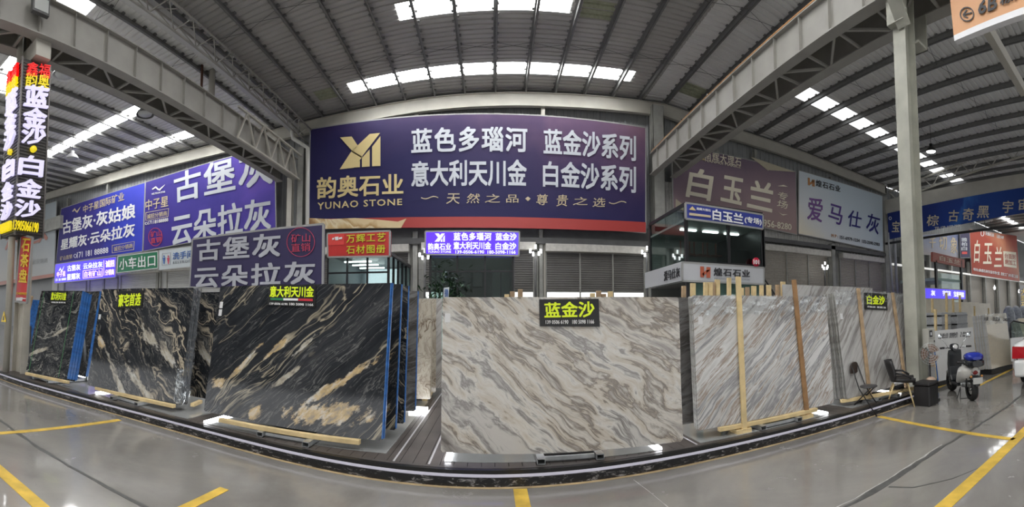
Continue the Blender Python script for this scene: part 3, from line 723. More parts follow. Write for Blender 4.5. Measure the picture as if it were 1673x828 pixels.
mb = MB(); top = [(505,358),(560,357),(620,355.5),(700,354.5),(780,354),(860,355),(960,358.5),(1055,363)]; bot = [(504,374.5),(560,373.5),(620,372.5),(700,372),(780,372),(860,373),(960,376),(1055,379.5)]
for i in range(7):
    c = quadpts((top[i], top[i+1], bot[i+1], bot[i]), P, YN, 0.012); mb.prism(c, (0,-.008,0))
mb.build('red_band', RB, t)
mb = MB(); top2 = [(504,356),(540,358),(580,356),(620,359),(650,362),(664,357)]; bot2 = [(504,374),(540,373.8),(580,373),(620,372.5),(645,372.4),(655,372.3)]
for i in range(5):
    c = quadpts((top2[i], top2[i+1], bot2[i+1], bot2[i]), P, YN, 0.025); mb.prism(c, (0,-.008,0))
mb.build('gold_swirl_print', GW, t)
# gold emblem
shape([((555.5,224.5),(574.6,223),(585,238.5),(576,247.3)),((604,219),(621,217.2),(590,257.5),(574,247.5)),((575,246),(592,256),(578,274),(555,276.6))], P, YN, GOLD, t)
shape([((621.5,222.5),(621.5,271),(608,271.5),(608,240)),((604,244),(604,272),(591.5,272.7),(591.5,258)),((588,262),(588,273),(578,273.6),(578,273))], P, YN, GOLD, t)
text('韵奥石业', ((518,290),(659,283.5),(659,318),(517,325.5)), P, YN, GOLD, t, bold=0.03)
text('YUNAO STONE', ((519,331),(657,324.5),(657,335),(519,342.5)), P, YN, GOLD, t, bold=0.018, spacing=1.15)
text('蓝色多瑙河', ((672,211),(861.5,208),(861.5,249),(672,251)), P, YN, SILVER, t, bold=0.035, spacing=1.12)
text('意大利天川金', ((672,264),(860.5,261),(860.5,305),(672,306)), P, YN, SILVER, t, bold=0.035)
text('蓝金沙系列', ((888,210),(1039,222),(1039,264),(888,252)), P, YN, SILVER, t, bold=0.035)
text('白金沙系列', ((887,263),(1039,272),(1039,316),(887,305)), P, YN, SILVER, t, bold=0.035)
text('天', (729,316,751,333), P, YN, GOLD2, t, bold=0.005, shear=.1); text('然', (762,316,784,332), P, YN, GOLD2, t, bold=0.005, shear=.1); text('之', (792,317,817,331), P, YN, GOLD2, t, bold=0.005, shear=.1); text('品', (827,318,847,331), P, YN, GOLD2, t, bold=0.005)
text('尊', (876,317,895,335), P, YN, GOLD2, t, bold=0.005, shear=.1); text('贵', (909,318,928,337), P, YN, GOLD2, t, bold=0.005, shear=.1); text('之', (936,322,960,335), P, YN, GOLD2, t, bold=0.005, shear=.1); text('选', (968,323,989,338), P, YN, GOLD2, t, bold=0.005, shear=.1)
shape([((858,324.5),(862.5,321),(867,324.5),(862.5,328.5))], P, YN, GOLD2, t)
for sx, sy_ in ((688, 322), (995, 330)):
    shape([((sx+i*4, sy_+2*sin(i*.9)),(sx+i*4+4, sy_+2*sin(i*.9+.9)),(sx+i*4+4, sy_+1.6+2*sin(i*.9+.9)),(sx+i*4, sy_+1.6+2*sin(i*.9))) for i in range(7)], P, YN, GOLD2, t, 'flourish')
# --- left wall banners
PUR = print_mat('violet_print', [(0.0,(0.05,0.028,0.24)),(0.5,(0.05,0.035,0.28)),(0.75,(0.11,0.065,0.44)),(1.0,(0.17,0.09,0.42))], (0.6,0,0.8), 12.0, 0.14, 0.4)
PUR2 = print_mat('indigo_print', [(0.0,(0.03,0.022,0.16)),(0.5,(0.035,0.028,0.21)),(0.75,(0.03,0.05,0.46)),(1.0,(0.06,0.07,0.58))], (0.9,0,0.35), 11.0, 0.08, 0.4)
t, P = banner('advertising_banner', 'deep blue banner on the left wall with two rows of white characters and phone number', 'banner', ((99.9,341),(237,298),(232.7,410.7),(91.3,431.4)), 17.5, PUR2)
def wavy(px, w, y0): return [((px,y0+4),(px+w*.3,y0-1),(px+w*.36,y0+1),(px+w*.08,y0+5)),((px+w*.3,y0-1),(px+w*.55,y0+4),(px+w*.48,y0+6),(px+w*.28,y0+2)),((px+w*.5,y0+4.5),(px+w,y0-4),(px+w*.9,y0-1),(px+w*.58,y0+7))]
shape(wavy(118, 14, 341), P, YN, GOLD2, t)
text('中子星国际矿业', ((136,336),(203,313),(203,327),(136,348)), P, YN, GOLD2, t, bold=0.01)
text('古堡灰·灰姑娘', ((102,361),(222,331),(221,356),(102,383)), P, YN, WL, t, bold=0.035)
text('星耀灰·云朵拉灰', ((100,391),(221,363),(220,386),(99,409)), P, YN, WL, t, bold=0.035)
text('矿山直销', ((98,419),(118,415),(118,422),(98,426)), P, YN, GOLD2, t, bold=0.01); text('171 181 88888', ((126,412),(177,403.5),(177,413),(126,421.5)), P, YN, WL, t, bold=0.02)
shape(ringpx(123,418,2.6,3.4,0.9,16), P, YN, WL, t, 'phone_symbol')
text('诚招分销商', ((186,403),(217,397),(217,405),(186,411)), P, YN, GOLD2, t, bold=0.01); shape(framepx(((183,400.5),(220,394),(219,408),(183,413.5)), .8), P, YN, GOLD2, t, 'frame_line')
t, P = banner('advertising_banner', 'violet banner on the left wall with giant silver characters, partly behind the crane girder', 'banner', ((238,297.5),(449,238),(451,372),(234,410.5)), 17.5, PUR)
shape(wavy(248, 22, 305), P, YN, WL, t); text('NEUTRON STAR', ((248,315.5),(270,311.5),(270,314.5),(248,318.5)), P, YN, WL, t, bold=0.01)
text('中子星', ((238,327),(275,319),(275,337),(238,344)), P, YN, GOLD2, t, bold=0.015); text('诚招分销商', ((240,350),(273,344),(273,352),(240,358)), P, YN, GOLD2, t, bold=0.01)
shape(framepx(((238,347),(276,340),(275,354),(238,360.5)), .8), P, YN, GOLD2, t, 'frame_line'); text('17118188888', ((242,361),(275,355.5),(275,361.5),(242,367)), P, YN, WL, t, bold=0.015); shape(ringpx(239,365,2,2.4,.7,12), P, YN, WL, t, 'phone_symbol')
RSEAL = mat('seal_red', (0.5, 0.05, 0.10), 0.5)
shape(ringpx(254,387,11.5,15,0.9), P, YN, RSEAL, t, 'seal_ring'); text('矿山\n直销', ((246,378),(264,375),(264,396),(246,399)), P, YN, RSEAL, t, bold=0.02)
text('古堡灰', ((284,285),(445,238),(446,300),(285,332)), P, YN, SILVER, t, bold=0.03, spacing=1.1)
text('云朵拉灰', ((281,351),(443,321),(443,374),(280,403)), P, YN, SILVER, t, bold=0.03)
# --- white banner behind the tower, far left
WB = print_mat('pale_grey_print', [(0.0,(0.62,0.6,0.56)),(0.5,(0.55,0.57,0.58)),(1.0,(0.42,0.47,0.50))], (0.2,0,1), 6.0, 0.1)
t, P = banner('advertising_banner', 'pale banner with faded red characters behind the lit lettering tower, far left', 'banner', ((-50,378),(92.5,328),(88,452),(-50,474)), 17.45, WB)
FR = mat('faded_red_print', (0.5, 0.2, 0.15), 0.5)
text('乐', ((8,372),(34,362),(34,404),(8,412)), P, YN, FR, t, bold=0.03); text('欧', ((52,365),(80,350),(78,392),(50,402)), P, YN, FR, t, bold=0.03); text('家·安逸道', ((52,424),(78,421),(78,429),(52,432)), P, YN, mat('soft_grey_print', (0.4,0.42,0.42)), t, bold=0.0)
shape([((-50,468),(88,446.5),(88,452),(-50,474))], P, YN, FR, t, 'red_border')
# --- small signs under the left banners
LEDB = mat('led_blue_screen', (0.05, 0.03, 0.6), 0.3, emit=0.6, ecol=(0.08, 0.04, 0.9)); LEDW = mat('led_white_letter', (0.3, 0.3, .35), 0.4, emit=0.75, ecol=(0.85, 0.88, 1.0)); LEDO = mat('led_orange_letter', (0.9, 0.7, 0.5), 0.4, emit=0.7, ecol=(1, 0.7, 0.55))
t, P = banner('led_sign', 'small glowing blue sign with white and orange characters under the left banner', 'sign', ((90.5,431.4),(189.6,419.5),(188.6,452.7),(88.7,463)), 16.9, LEDB)
shape(wavy(96, 9, 438), P, YN, LEDW, t); text('中子星', ((93,444),(107,442),(107,451),(93,453)), P, YN, LEDO, t, bold=0.02)
text('古堡灰', ((110,433.5),(131.5,431),(131.5,441),(110,443.5)), P, YN, LEDW, t, bold=0.04); text('云朵拉灰', ((136,430),(168,426.5),(168,436.5),(136,440)), P, YN, LEDW, t, bold=0.04); text('星耀灰', ((109.5,447.5),(131,445),(131,455.5),(109.5,458)), P, YN, LEDW, t, bold=0.04)
text('自有矿山', ((138,443.5),(165,440.5),(165,450),(138,453)), P, YN, LEDO, t, bold=0.02); shape(framepx(((135.5,442),(167.5,438),(167.5,451.5),(135.5,455)), .7), P, YN, LEDO, t, 'frame_line')
text('诚招', ((172.5,425.5),(187,424),(187,435.5),(172.5,437)), P, YN, LEDO, t, bold=0.04); text('分销商', ((172,440.5),(186.5,439),(186.5,448.5),(172,450)), P, YN, LEDO, t, bold=0.03); text('171 181 88888', ((91,455.5),(108,453.5),(108,457.5),(91,459.5)), P, YN, LEDW, t, bold=0.02)
shape([((169.5,425),(170.2,425),(170.2,450),(169.5,450))], P, YN, LEDO, t, 'divider')
GRN = mat('exit_sign_green', (0.02, 0.19, 0.09), 0.35)
t, P = banner('direction_sign', 'green sign with four white characters for the car exit above the left shutters', 'sign', ((192,417.6),(258.7,409.4),(259.2,438.9),(190,446.8)), 16.9, GRN)
text('小车出口', ((195.5,422.5),(254,415),(254,434.5),(195,441)), P, YN, WL, t, bold=0.025, spacing=1.08); shape(framepx(((192.5,418.6),(258,410.6),(258.4,438),(190.8,445.8)), .7), P, YN, WL, t, 'frame_line')
LG = mat('pale_sign_grey', (0.55, 0.6, 0.62), 0.4); BT = mat('blue_text', (0.05, 0.14, 0.42), 0.4); GT = mat('grey_text', (0.25, 0.27, 0.3), 0.4); PR = mat('pink_figure', (0.6, 0.08, 0.14), 0.4)
t, P = banner('direction_sign', 'pale restroom sign with small man and woman symbols beside the green sign', 'sign', ((260,408.7),(330,400),(330,434),(259.4,441.3)), 16.9, LG)
text('洗手间', ((282.5,413),(316,408),(316,421),(282,424)), P, YN, BT, t, bold=0.02); text('RESTROOM', ((282.5,427),(318,423),(318,427.5),(282.5,431)), P, YN, GT, t, bold=0.01, spacing=1.2)
for cx, m_ in ((268, BT), (275, PR)):
    shape(ringpx(cx, 418.5, 1.2, 1.4, 1.15, 10)+[((cx-2.2,421),(cx+2.2,420.6),(cx+1.2,427),(cx-1.2,427)),((cx-1,427),(cx+1,427),(cx+.7,431),(cx-.8,431))], P, YN, m_, t, 'figure_symbol')
shape(framepx(((265,414),(279,412.5),(278.5,432),(264.5,433.5)), .5), P, YN, GT, t, 'frame_line')
# --- free-standing dark billboard in front of the left wall
t, P = banner('billboard', 'dark navy billboard with grey characters and a red ring seal, behind the black slabs', 'billboard', ((314.5,390.6),(528,365.8),(527,480),(309.7,469)), 9.0, mat('navy_billboard', (0.032, 0.025, 0.085), 0.45), 0.12)
for px_ in (322, 420, 518): p = aty(px_, 440, 9.12); MB().box(p.x-.04, 9.08, 0, p.x+.04, 9.16, p.z+.4).build('support_post', DSTEEL, t)
GL = mat('grey_letter', (0.42, 0.43, 0.47), 0.45)
text('古堡灰', ((322,393),(460,379.5),(458,419),(322,427)), P, YN, GL, t, bold=0.035, spacing=1.12)
text('云朵拉灰', ((318.5,435.5),(516.5,426),(514.5,463.5),(318,471)), P, YN, GL, t, bold=0.035, spacing=1.12)
shape(ringpx(491.5,395.5,23,24,0.8,36), P, YN, RSEAL, t, 'seal_ring'); text('矿山\n直销', ((476,382),(507,380.5),(507,411),(476,413)), P, YN, RSEAL, t, bold=0.0)
# --- tower sign with channel letters (box round the left column)
x1, x0, y0, y1 = -8.99, -9.80, 4.14, 4.90
zt = atx(42.5, 96, x1).z; zb_ = atx(17, 381, x1).z
t = thing('sign_tower', 'tall black box sign on the left column with glowing lavender and yellow channel letters', 'sign', ((x0+x1)/2, (y0+y1)/2, zb_))
BK = mat('tower_black', (0.02, 0.018, 0.016), 0.5); SL = mat('tower_slat', (0.05, 0.045, 0.04), 0.4)
MB().box(x0, y0, zb_, x1, y1, zt).build('box_body', BK, t)
for xx, yy in ((x1, y0), (x0, y0), (x1, y1)): MB().box(xx-.02, yy-.02, zb_-.02, xx+.02, yy+.02, zt+.03).build('corner_trim', mat('tower_trim', (0.16,0.15,0.14), 0.4, 0.4), t)
z = zb_+.05
while z < zt-.05:
    MB().box(x1, y0+.03, z, x1+.012, y1-.03, z+.035).build('slat', SL, t); MB().box(x0+.03, y0-.012, z, x1-.03, y0, z+.035).build('slat', SL, t); z += .075
CHW = mat('channel_letter_lavender', (0.3, 0.28, 0.4), 0.4, emit=0.6, ecol=(0.74, 0.70, 1.0)); CHY = mat('channel_letter_yellow', (.4, 0.3, 0.02), 0.4, emit=0.45, ecol=(1, 0.80, 0.01)); CHR = mat('channel_letter_red', (0.4, 0.02, 0.02), 0.4, emit=0.45, ecol=(0.95, 0.01, 0.01))
P1, N1 = Vector((x1, 0, 0)), Vector((1, 0, 0)); P2, N2 = Vector((0, y0, 0)), Vector((0, -1, 0))
rows = [('鑫福', 100, 126, CHR), ('韵奥', 117, 143, CHY), ('蓝', 138, 175, CHW), ('金', 174, 208, CHW), ('沙', 203, 236, CHW), ('白', 252, 287, CHW), ('金', 290, 322, CHW), ('沙', 324, 355, CHW), ('13905066190', 358, 377, CHY)]
def edgex(py_): return 42.5-(42.5-17)*(py_-96)/(381-96), 84-(84-64.5)*(py_-113)/(384.6-113)
for body, a, b, m_ in rows:
    l0, r0 = edgex(a); l1, r1 = edgex(b); s = 3.0 if a > 140 else 2.2
    text(body, ((l0+s, a+1), (r0-s-.5, a+6), (r1-s-.5, b+3), (l1+s, b-2)), P1, N1, m_, t, off=.03, ext=.07 if len(body) < 2 else .03, bold=0.025 if len(body) < 2 else 0.0, name='channel_letter')
    # same lettering on the second face, in true size
    zc0, zc1 = atx(l0+s, a+1, x1).z, atx(l1+s, b-2, x1).z
    cs = []
    me = glyphs(body); fs = [list(p.vertices) for p in me.polygons]
    V, fs = embolden([(v.co.x, v.co.y) for v in me.vertices], fs, 0.018 if len(body) < 2 else 0.004); bpy.data.meshes.remove(me)
    ax = [v[0] for v in V]; ay = [v[1] for v in V]; mb = MB()
    vs = [Vector((x0+.1+(v[0]-min(ax))/(max(ax)-min(ax))*(x1-x0-.2), y0-.10-v[2]*.0006, zc1+(v[1]-min(ay))/(max(ay)-min(ay))*(zc0-zc1))) for v in V]
    mb.add(vs, fs); k = len(mb.v); mb.v += [v+Vector((0,.07,0)) for v in vs]; cnt = {}
    for f in fs:
        for i in range(len(f)): cnt[(f[i], f[(i+1) % len(f)])] = 1
    for (p_, q_) in cnt:
        if (q_, p_) not in cnt: mb.f.append([p_, k+p_, k+q_, q_]); mb.m.append(0); mb.sm.append(False)
    mb.build('channel_letter', m_, t)
for P_, N_, c in ((P1, N1, atx(52.5, 245, x1)),):
    MB().lathe(c+Vector((.08,0,0)), [(.0001,.03),(.075,.03),(.075,-.06)], 14, axis=(1,0,0)).build('separator_dot', CHY, t)
MB().lathe(Vector(((x0+x1)/2, y0-.05, atx(52.5, 245, x1).z)), [(.0001,.03),(.075,.03),(.075,-.06)], 14, axis=(0,-1,0)).build('separator_dot', CHY, t)
# --- red vertical plate under the tower
yy = 4.46
t, P = banner('hanging_sign', 'narrow red vertical sign with yellow characters on the left column under the tower', 'sign', ((34.5,384),(52,388),(43,494.5),(24.5,492)), yy, RED, 0.03)
YL2 = mat('yellow_letter', (0.85, 0.6, 0.05), 0.4)
for ch, a, b in (('石', 389, 411), ('茶', 413.5, 436), ('盘', 439, 461)): d = (a-384)*.088; text(ch, ((37.2-d, a), (50.2-d, a+1), (48.5-d, b+1), (35.2-d, b)), P, YN, YL2, t, off=.012, ext=.004, bold=0.03)
text('13489932', ((27,477),(44,478),(43.6,482),(26.6,481)), P, YN, YL2, t, off=.012, ext=.003)
shape([((26.5,486),(33,486),(33,491),(26.2,491)),((33,485.5),(37,485.5),(36.5,491),(33,491.5)),((36,486.5),(42,487),(42,488.3),(36,488.3))], P, YN, WL, t, 'pointing_hand', off=.012, ext=.003)
# --- white caution plate on the pipe
tri = thing('warning_sign', 'small yellow triangular warning sign on the pipe post at far left', 'sign', (-9.5, 4.17, 1.4))
MB().prism([(-9.64,4.17,1.38),(-9.36,4.17,1.38),(-9.50,4.17,1.64)], (0,.015,0)).build('plate', mat('warning_yellow', (0.8,0.55,0.02), 0.4), tri); MB().prism([(-9.54,4.166,1.42),(-9.46,4.166,1.42),(-9.46,4.166,1.55),(-9.52,4.166,1.5)], (0,.004,0)).build('symbol', BLACK, tri)

# ---------------------------------------------------------------- booths
FR_ = mat('black_window_frame', (0.015, 0.015, 0.017), 0.35)
def glazed(t, x0, x1, y, z0, z1, vs, hs, w=.05, side=False, yb_=0):
    """glazed wall with panes one by one; side=True: wall in x = y plane from y=x0..x1"""
    vs = [0]+list(vs)+[1]; hs = [0]+list(hs)+[1]
    def bx(a0, a1, c0, c1, th, nm, m):
        if side: MB().box(y-th, a0, c0, y+th, a1, c1).build(nm, m, t)
        else: MB().box(a0, y-th, c0, a1, y+th, c1).build(nm, m, t)
    for v in vs: a = x0+(x1-x0)*v; bx(a-w/2, a+w/2, z0, z1, .035, 'mullion', FR_)
    for h in hs: c = z0+(z1-z0)*h; bx(x0, x1, c-w/2, c+w/2, .03, 'rail', FR_)
    for v0, v1 in zip(vs, vs[1:]):
        for h0, h1 in zip(hs, hs[1:]):
            bx(x0+(x1-x0)*v0+w/2, x0+(x1-x0)*v1-w/2, z0+(z1-z0)*h0+w/2, z0+(z1-z0)*h1-w/2, .004, 'pane', GLASS)
# red-topped booth
Y = 12.0; xa, xb = aty(536.5, 420, Y).x, aty(635, 420, Y).x; zt = aty(586, 417, Y).z
t = thing('glass_booth', 'glass kiosk with black frames under the red rectangular sign behind the black slabs', 'booth', ((xa+xb)/2, Y+1.5, 0))
glazed(t, xa, xb, Y, DZ, zt, (.33, .66), (.3, .62, .85)); glazed(t, Y, Y+3.2, xb, DZ, zt, (.2, .4, .6, .8), (.3, .62), side=True)
MB().box(xa, Y+3.15, DZ, xb, Y+3.2, zt).build('back_wall', mat('booth_wall_grey', (0.45,0.47,0.48), 0.6), t); MB().box(xa-.05, Y-.02, zt, xb+.05, Y+3.25, zt+.1).build('roof_slab', FR_, t)
MB().box(xa, Y, DZ, xa+.04, Y+3.2, zt).build('side_wall', mat('booth_wall_grey', (0.45,0.47,0.48), 0.6), t)
MB().box(xa+.3, Y+3.0, 1.9, xa+1.5, Y+3.05, 3.6).build('back_window', mat('lit_window', (0.8,0.88,0.95), 0.4, emit=0.9), t)
for k in range(3): MB().box(xa+.3, Y+.6+k*.8, zt-.12, xa+1.2, Y+.68+k*.8, zt-.08).build('tube_light', LAMP, t)
t, P = banner('shop_sign', 'red rectangular sign with yellow characters on top of the glass kiosk', 'sign', ((535,381.5),(637,377),(636.5,418.5),(535.5,420)), Y-.1, mat('sign_red', (0.52,0.035,0.03), 0.4), 0.2)
YT = mat('yellow_green_letter', (0.62,0.6,0.04), 0.4)
text('万辉工艺', ((566,383),(630,380),(629.5,394.5),(566,397)), P, YN, YT, t, bold=0.02, spacing=1.2); text('石材图册', ((566,401),(629.5,399),(629.5,413),(566,415)), P, YN, YT, t, bold=0.02, spacing=1.2)
shape([((543,389),(546,388),(546,391),(543,392)),((547,387),(553,386.5),(553,392),(548,392.5)),((554,388),(559,387),(559,390),(554,391))], P, YN, WL, t)
shape([((536,382.5),(562,381.3),(562,399.8),(536,400.8))], P, YN, mat('brighter_red', (0.66,0.06,0.05), 0.4), t, 'red_field', off=.008, ext=.004)
# central office with LED sign
Y = 13.2; xa, xb = aty(703, 440, Y).x, aty(838, 440, Y).x; zt = aty(770, 415, Y).z
t = thing('glass_office', 'dark glass-fronted office under the glowing blue sign in the middle', 'booth', ((xa+xb)/2, Y+1.8, 0))
glazed(t, xa, xb, Y, DZ, zt, (.33, .665), (.12, .85)); MB().box(xb, Y, DZ, xb+.05, Y+3.8, zt).build('side_wall', mat('office_wall_dark', (0.12,0.12,0.125), 0.6), t)
glazed(t, Y, Y+3.8, xa, DZ, zt, (.33, .66), (.5,), side=True)
MB().box(xa, Y+3.8, DZ, xb, Y+3.85, zt).build('back_wall', mat('office_back_brown', (0.10,0.098,0.092), 0.7), t); MB().box(xa, Y, zt, xb+.1, Y+3.9, zt+.12).build('roof_slab', mat('office_ceiling_white', (0.5,0.5,0.48), 0.6), t)
MB().box(xa, Y+.1, zt-.1, xb, Y+3.8, zt-.03).build('soffit', mat('office_ceiling_white', (0.5,0.5,0.48), 0.6), t)
q = [aty(752, 443, Y+3.6), aty(790, 470, Y+3.6)]
fr = MB().box(q[0].x, Y+3.7, q[1].z, q[1].x, Y+3.78, q[0].z).build('window_frame', FR_, t)
for k in range(2): w_ = (q[1].x-q[0].x)/2; MB().box(q[0].x+k*w_+.05, Y+3.66, q[1].z+.06, q[0].x+(k+1)*w_-.05, Y+3.7, q[0].z-.06).build('pane', mat('inner_window', (0.2,0.2,0.19), 0.2), fr)
for k in range(3): p = aty(796+k*15, 466, Y+2); tt = thing('office_chair', ('black mesh office chair in the glass office, %s' % ('left of the row', 'middle of the row', 'right of the row')[k]), 'chair', (p.x, p.y, DZ), 'chairs in the glass office'); MB().box(p.x-.15, p.y-.2, .6, p.x+.15, p.y+.18, .68).build('seat', BLACK, tt); MB().box(p.x-.15, p.y+.18, .8, p.x+.15, p.y+.24, p.z+.6).build('backrest', mat('chair_back_grey' if k else 'chair_back_dark', (0.25,0.27,0.27) if k else (0.02,0.02,0.02), 0.5), tt); MB().tube([(p.x, p.y, DZ), (p.x, p.y, .6)], .03).build('leg', GALV, tt)
for k in range(1):
    p = aty(822, 480, Y+1.0); tt = thing('reception_desk', 'black desk inside the glass office', 'desk', (p.x-.3, p.y, DZ)); MB().box(p.x-1.0, p.y-.3, 2.28, p.x+.35, p.y+.3, 2.34).build('top', BLACK, tt); MB().box(p.x-.9, p.y-.25, DZ, p.x+.25, p.y+.25, 2.28).build('body', BLACK, tt)
# potted tree
p = aty(730, 480, 12.3); tt = thing('potted_tree', 'leafy dark green potted tree left of the glass office door', 'plant', (p.x, p.y, DZ))
MB().lathe((p.x, p.y, DZ), [(.0001,0),(.16,0),(.22,.4),(.2,.4),(.0001,.36)], 14).build('pot', mat('pot_white', (0.5,0.5,0.48), 0.5), tt); MB().tube([(p.x, p.y, .5), (p.x+.05, p.y, 1.9)], .03).build('stem', OLDWOOD, tt)
rl = random.Random(5); mb = MB()
for k in range(420):
    c = Vector((rl.gauss(0,.33), rl.gauss(0,.28), rl.gauss(0,.36)))+Vector((p.x, p.y, 2.55)); d = Vector((rl.uniform(-1,1), rl.uniform(-1,1), rl.uniform(-.8,.3))).normalized(); s = d.cross(Vector((0,0,1))).normalized()*.035
    mb.add([c, c+d*.09+s, c+d*.22, c+d*.09-s], [(0,1,2,3)])
mb.build('foliage', mat('dark_leaf', (0.02,0.06,0.02), 0.5), tt, kind='stuff')
LEDV = print_mat('led_violet_screen', [(0,(0.09,0.03,0.75)),(0.7,(0.08,0.03,0.7)),(1,(0.10,0.08,0.5))], (1,0,0), 4, 0.05, 0.3, emit=0.8)
t, P = banner('led_sign', 'glowing violet sign with white lettering on the central glass office', 'sign', ((695,378),(848.5,378.5),(847.5,417.5),(695,415.5)), Y-.15, LEDV, 0.2)
shape([((710.5,381.3),(717,381.3),(720.5,387),(717.5,390)),((721.5,381.3),(726.8,381.3),(717.5,394.6),(710,394.8)),((726.8,384),(726.8,395),(724,395),(724,388)),((722.7,389.5),(722.7,395),(720,395),(720,392.5))], P, YN, LEDW, t)
text('韵奥石业', (699,397,737,408.5), P, YN, LEDW, t, bold=0.04); text('YUNAO STONE', (699,409.5,737,413), P, YN, LEDW, t, bold=0.02)
text('蓝色多瑙河', (741,380,803,393), P, YN, LEDW, t, bold=0.045, spacing=1.1); text('蓝金沙', (809.5,380.5,844,393), P, YN, LEDW, t, bold=0.045); text('意大利天川金', (741,395,802.5,407.5), P, YN, LEDW, t, bold=0.045); text('白金沙', (809.5,396,843.5,408), P, YN, LEDW, t, bold=0.045)
text('139-0506-6190', (744,408.8,791,414), P, YN, LEDW, t, bold=0.03); text('180-5098-1166', (796.5,409,842.5,414.5), P, YN, LEDW, t, bold=0.03)
tt = thing('notice_board', 'small blue and white upright notice beside the potted tree', 'sign', aty(729, 487, 11.5)); c = quadpts(((725,470),(734,469),(732.5,488),(724,488)), py(11.5), YN); MB().prism([c[3],c[2],c[1],c[0]], (0,.02,0)).build('board', LG, tt)
text('招聘', (726.5,472,732,485), py(11.5), YN, BT, tt, bold=.03)
MB().bar(c[3], (c[3].x, c[3].y, DZ), .03, .03).build('post', DSTEEL, tt)
# two-storey booth at right
Y = 10.0; xa, xb = aty(1121, 380, Y).x, aty(1246, 380, Y).x; z1 = aty(1121, 333, Y).z; zm = aty(1115, 428.4, Y).z; zl = aty(1115, 459, Y).z; Yb = Y+2.6
t = thing('two_storey_booth', 'two-storey glass booth with black frame at right of the main banner', 'booth', ((xa+xb)/2, Y+1.2, 0))
glazed(t, xa, xb, Y, zm, z1, (.52, .985), (), w=.09); glazed(t, Y, Yb, xa, zm, z1, (), (), side=True, w=.09); glazed(t, xa, xb, Y, .3, zl, (.06, .52), (), w=.08)
MB().box(xb-.04, Y, .2, xb+.04, Yb, z1).build('side_wall', mat('booth_dark_side', (0.03,0.03,0.03), 0.4), t)
for zz in (zl, zm-.05, z1-.45): MB().box(xa, Y+.02, zz, xb, Yb, zz+.06).build('floor_slab', mat('booth_soffit', (0.3,0.31,0.3), 0.5), t)
MB().box(xa, Yb, .2, xb, Yb+.04, z1-.4).build('back_wall', mat('booth_back', (0.17,0.18,0.17), 0.6), t)
MB().box(xa+1.6, Y+.6, zm, xb-.1, Y+1.1, zm+.55).build('counter', BLACK, t); MB().box(xa+.1, Y+.1, .3, xb-.1, Y+.14, zl).build('frosted_lining', mat('pale_green_panel', (0.42,0.52,0.48), 0.4), t)
for k in range(3): MB().box(xa+.3+k*.75, Y+.9, z1-.50, xa+.8+k*.75, Y+1.0, z1-.46).build('tube_light', LAMP, t)
mb = MB()
for k in range(3): a = xa+.35+k*.45; mb.box(a, Y+.8, zm+.35, a+.35, Y+1.1, zm+.39); mb.box(a, Y+1.1, zm+.35, a+.03, Y+1.13, zm+.8); mb.box(a+.3, Y+1.1, zm+.35, a+.33, Y+1.13, zm+.8)
mb.build('inner_stools', mat('dark_red_wood', (0.12,0.03,0.02), 0.5), t)
NB = mat('navy_sign', (0.035, 0.05, 0.28), 0.4)
t, P = banner('shop_sign', 'blue sign with white brush characters on top of the two-storey booth', 'sign', ((1120.3,331.3),(1246.6,350.8),(1246.6,374),(1121,357)), Y-.1, NB, 0.12)
text('白玉兰', ((1164,341),(1214,350),(1214,367),(1164,359)), P, YN, WL, t, bold=0.04); text('(专场)', ((1216.5,353),(1244,357.5),(1244,369),(1216.5,364.5)), P, YN, WL, t, bold=0.03)
shape([((1126,342),(1131,337),(1137,344),(1126,342.5))], P, YN, GOLD, t); text('南辉大理石', ((1138,338.5),(1161,342),(1161,346),(1138,343)), P, YN, WL, t, bold=0.02); shape([((1126,347.5),(1161,352),(1161,355.5),(1126,351.5))], P, YN, GOLD2, t, 'gold_strip')
t, P = banner('shop_sign', 'light grey sign with red emblem and dark characters wrapped round the booth middle', 'sign', ((1115,428.4),(1248,437.4),(1248,464.3),(1115,458.6)), Y-.12, mat('light_grey_sign', (0.46,0.47,0.49), 0.45), 0.1)
OR = mat('brick_red', (0.42,0.10,0.05), 0.45); text('煌石石业', ((1166,437),(1225,441),(1225,453),(1166,450.5)), P, YN, DL, t, bold=0.03, spacing=1.15); text('HUANGSHI STONE', ((1167,453.5),(1225,456),(1225,457.8),(1167,455.5)), P, YN, GT, t, bold=0)
shape([((1144,435),(1150,435.4),(1150,453),(1144,452.5)),((1154,436),(1160.5,436.5),(1160.5,454),(1154,453.5)),((1147,447),(1154,441),(1160,440.5),(1149,451))], P, YN, OR, t)
pl = aty(1115, 440, Y-.12); pb = Vector((aty(1115,440,Y-.12).x-.02, 0, 0)); 
c0 = [Vector((pb.x, Y-.12, zm)), Vector((pb.x, Yb, zm)), Vector((pb.x, Yb, zl)), Vector((pb.x, Y-.12, zl))]; MB().prism(c0, (.05,0,0)).build('side_panel', mat('light_grey_sign', (0.46,0.47,0.49)), t)
text('爱马仕灰', ((1085,443),(1111,436),(1111,452),(1085,459.5)), pb, Vector((-1,0,0)), DL, t, bold=0.02, off=.015)
tt = thing('round_sign', 'small round red sign reading 101 on the two-storey booth', 'sign', aty(1235, 435, Y-.1)); cc = aty(1235.5, 428, Y-.15); MB().lathe(cc, [(.0001,.02),(.13,.02),(.13,-.02)], 20, axis=(0,-1,0)).build('disc', mat('crimson_disc', (0.45,0.01,0.04), 0.4), tt); text('101', (1231,424.5,1240,431.5), py(Y-.18), YN, WL, tt, bold=.03, off=.01)
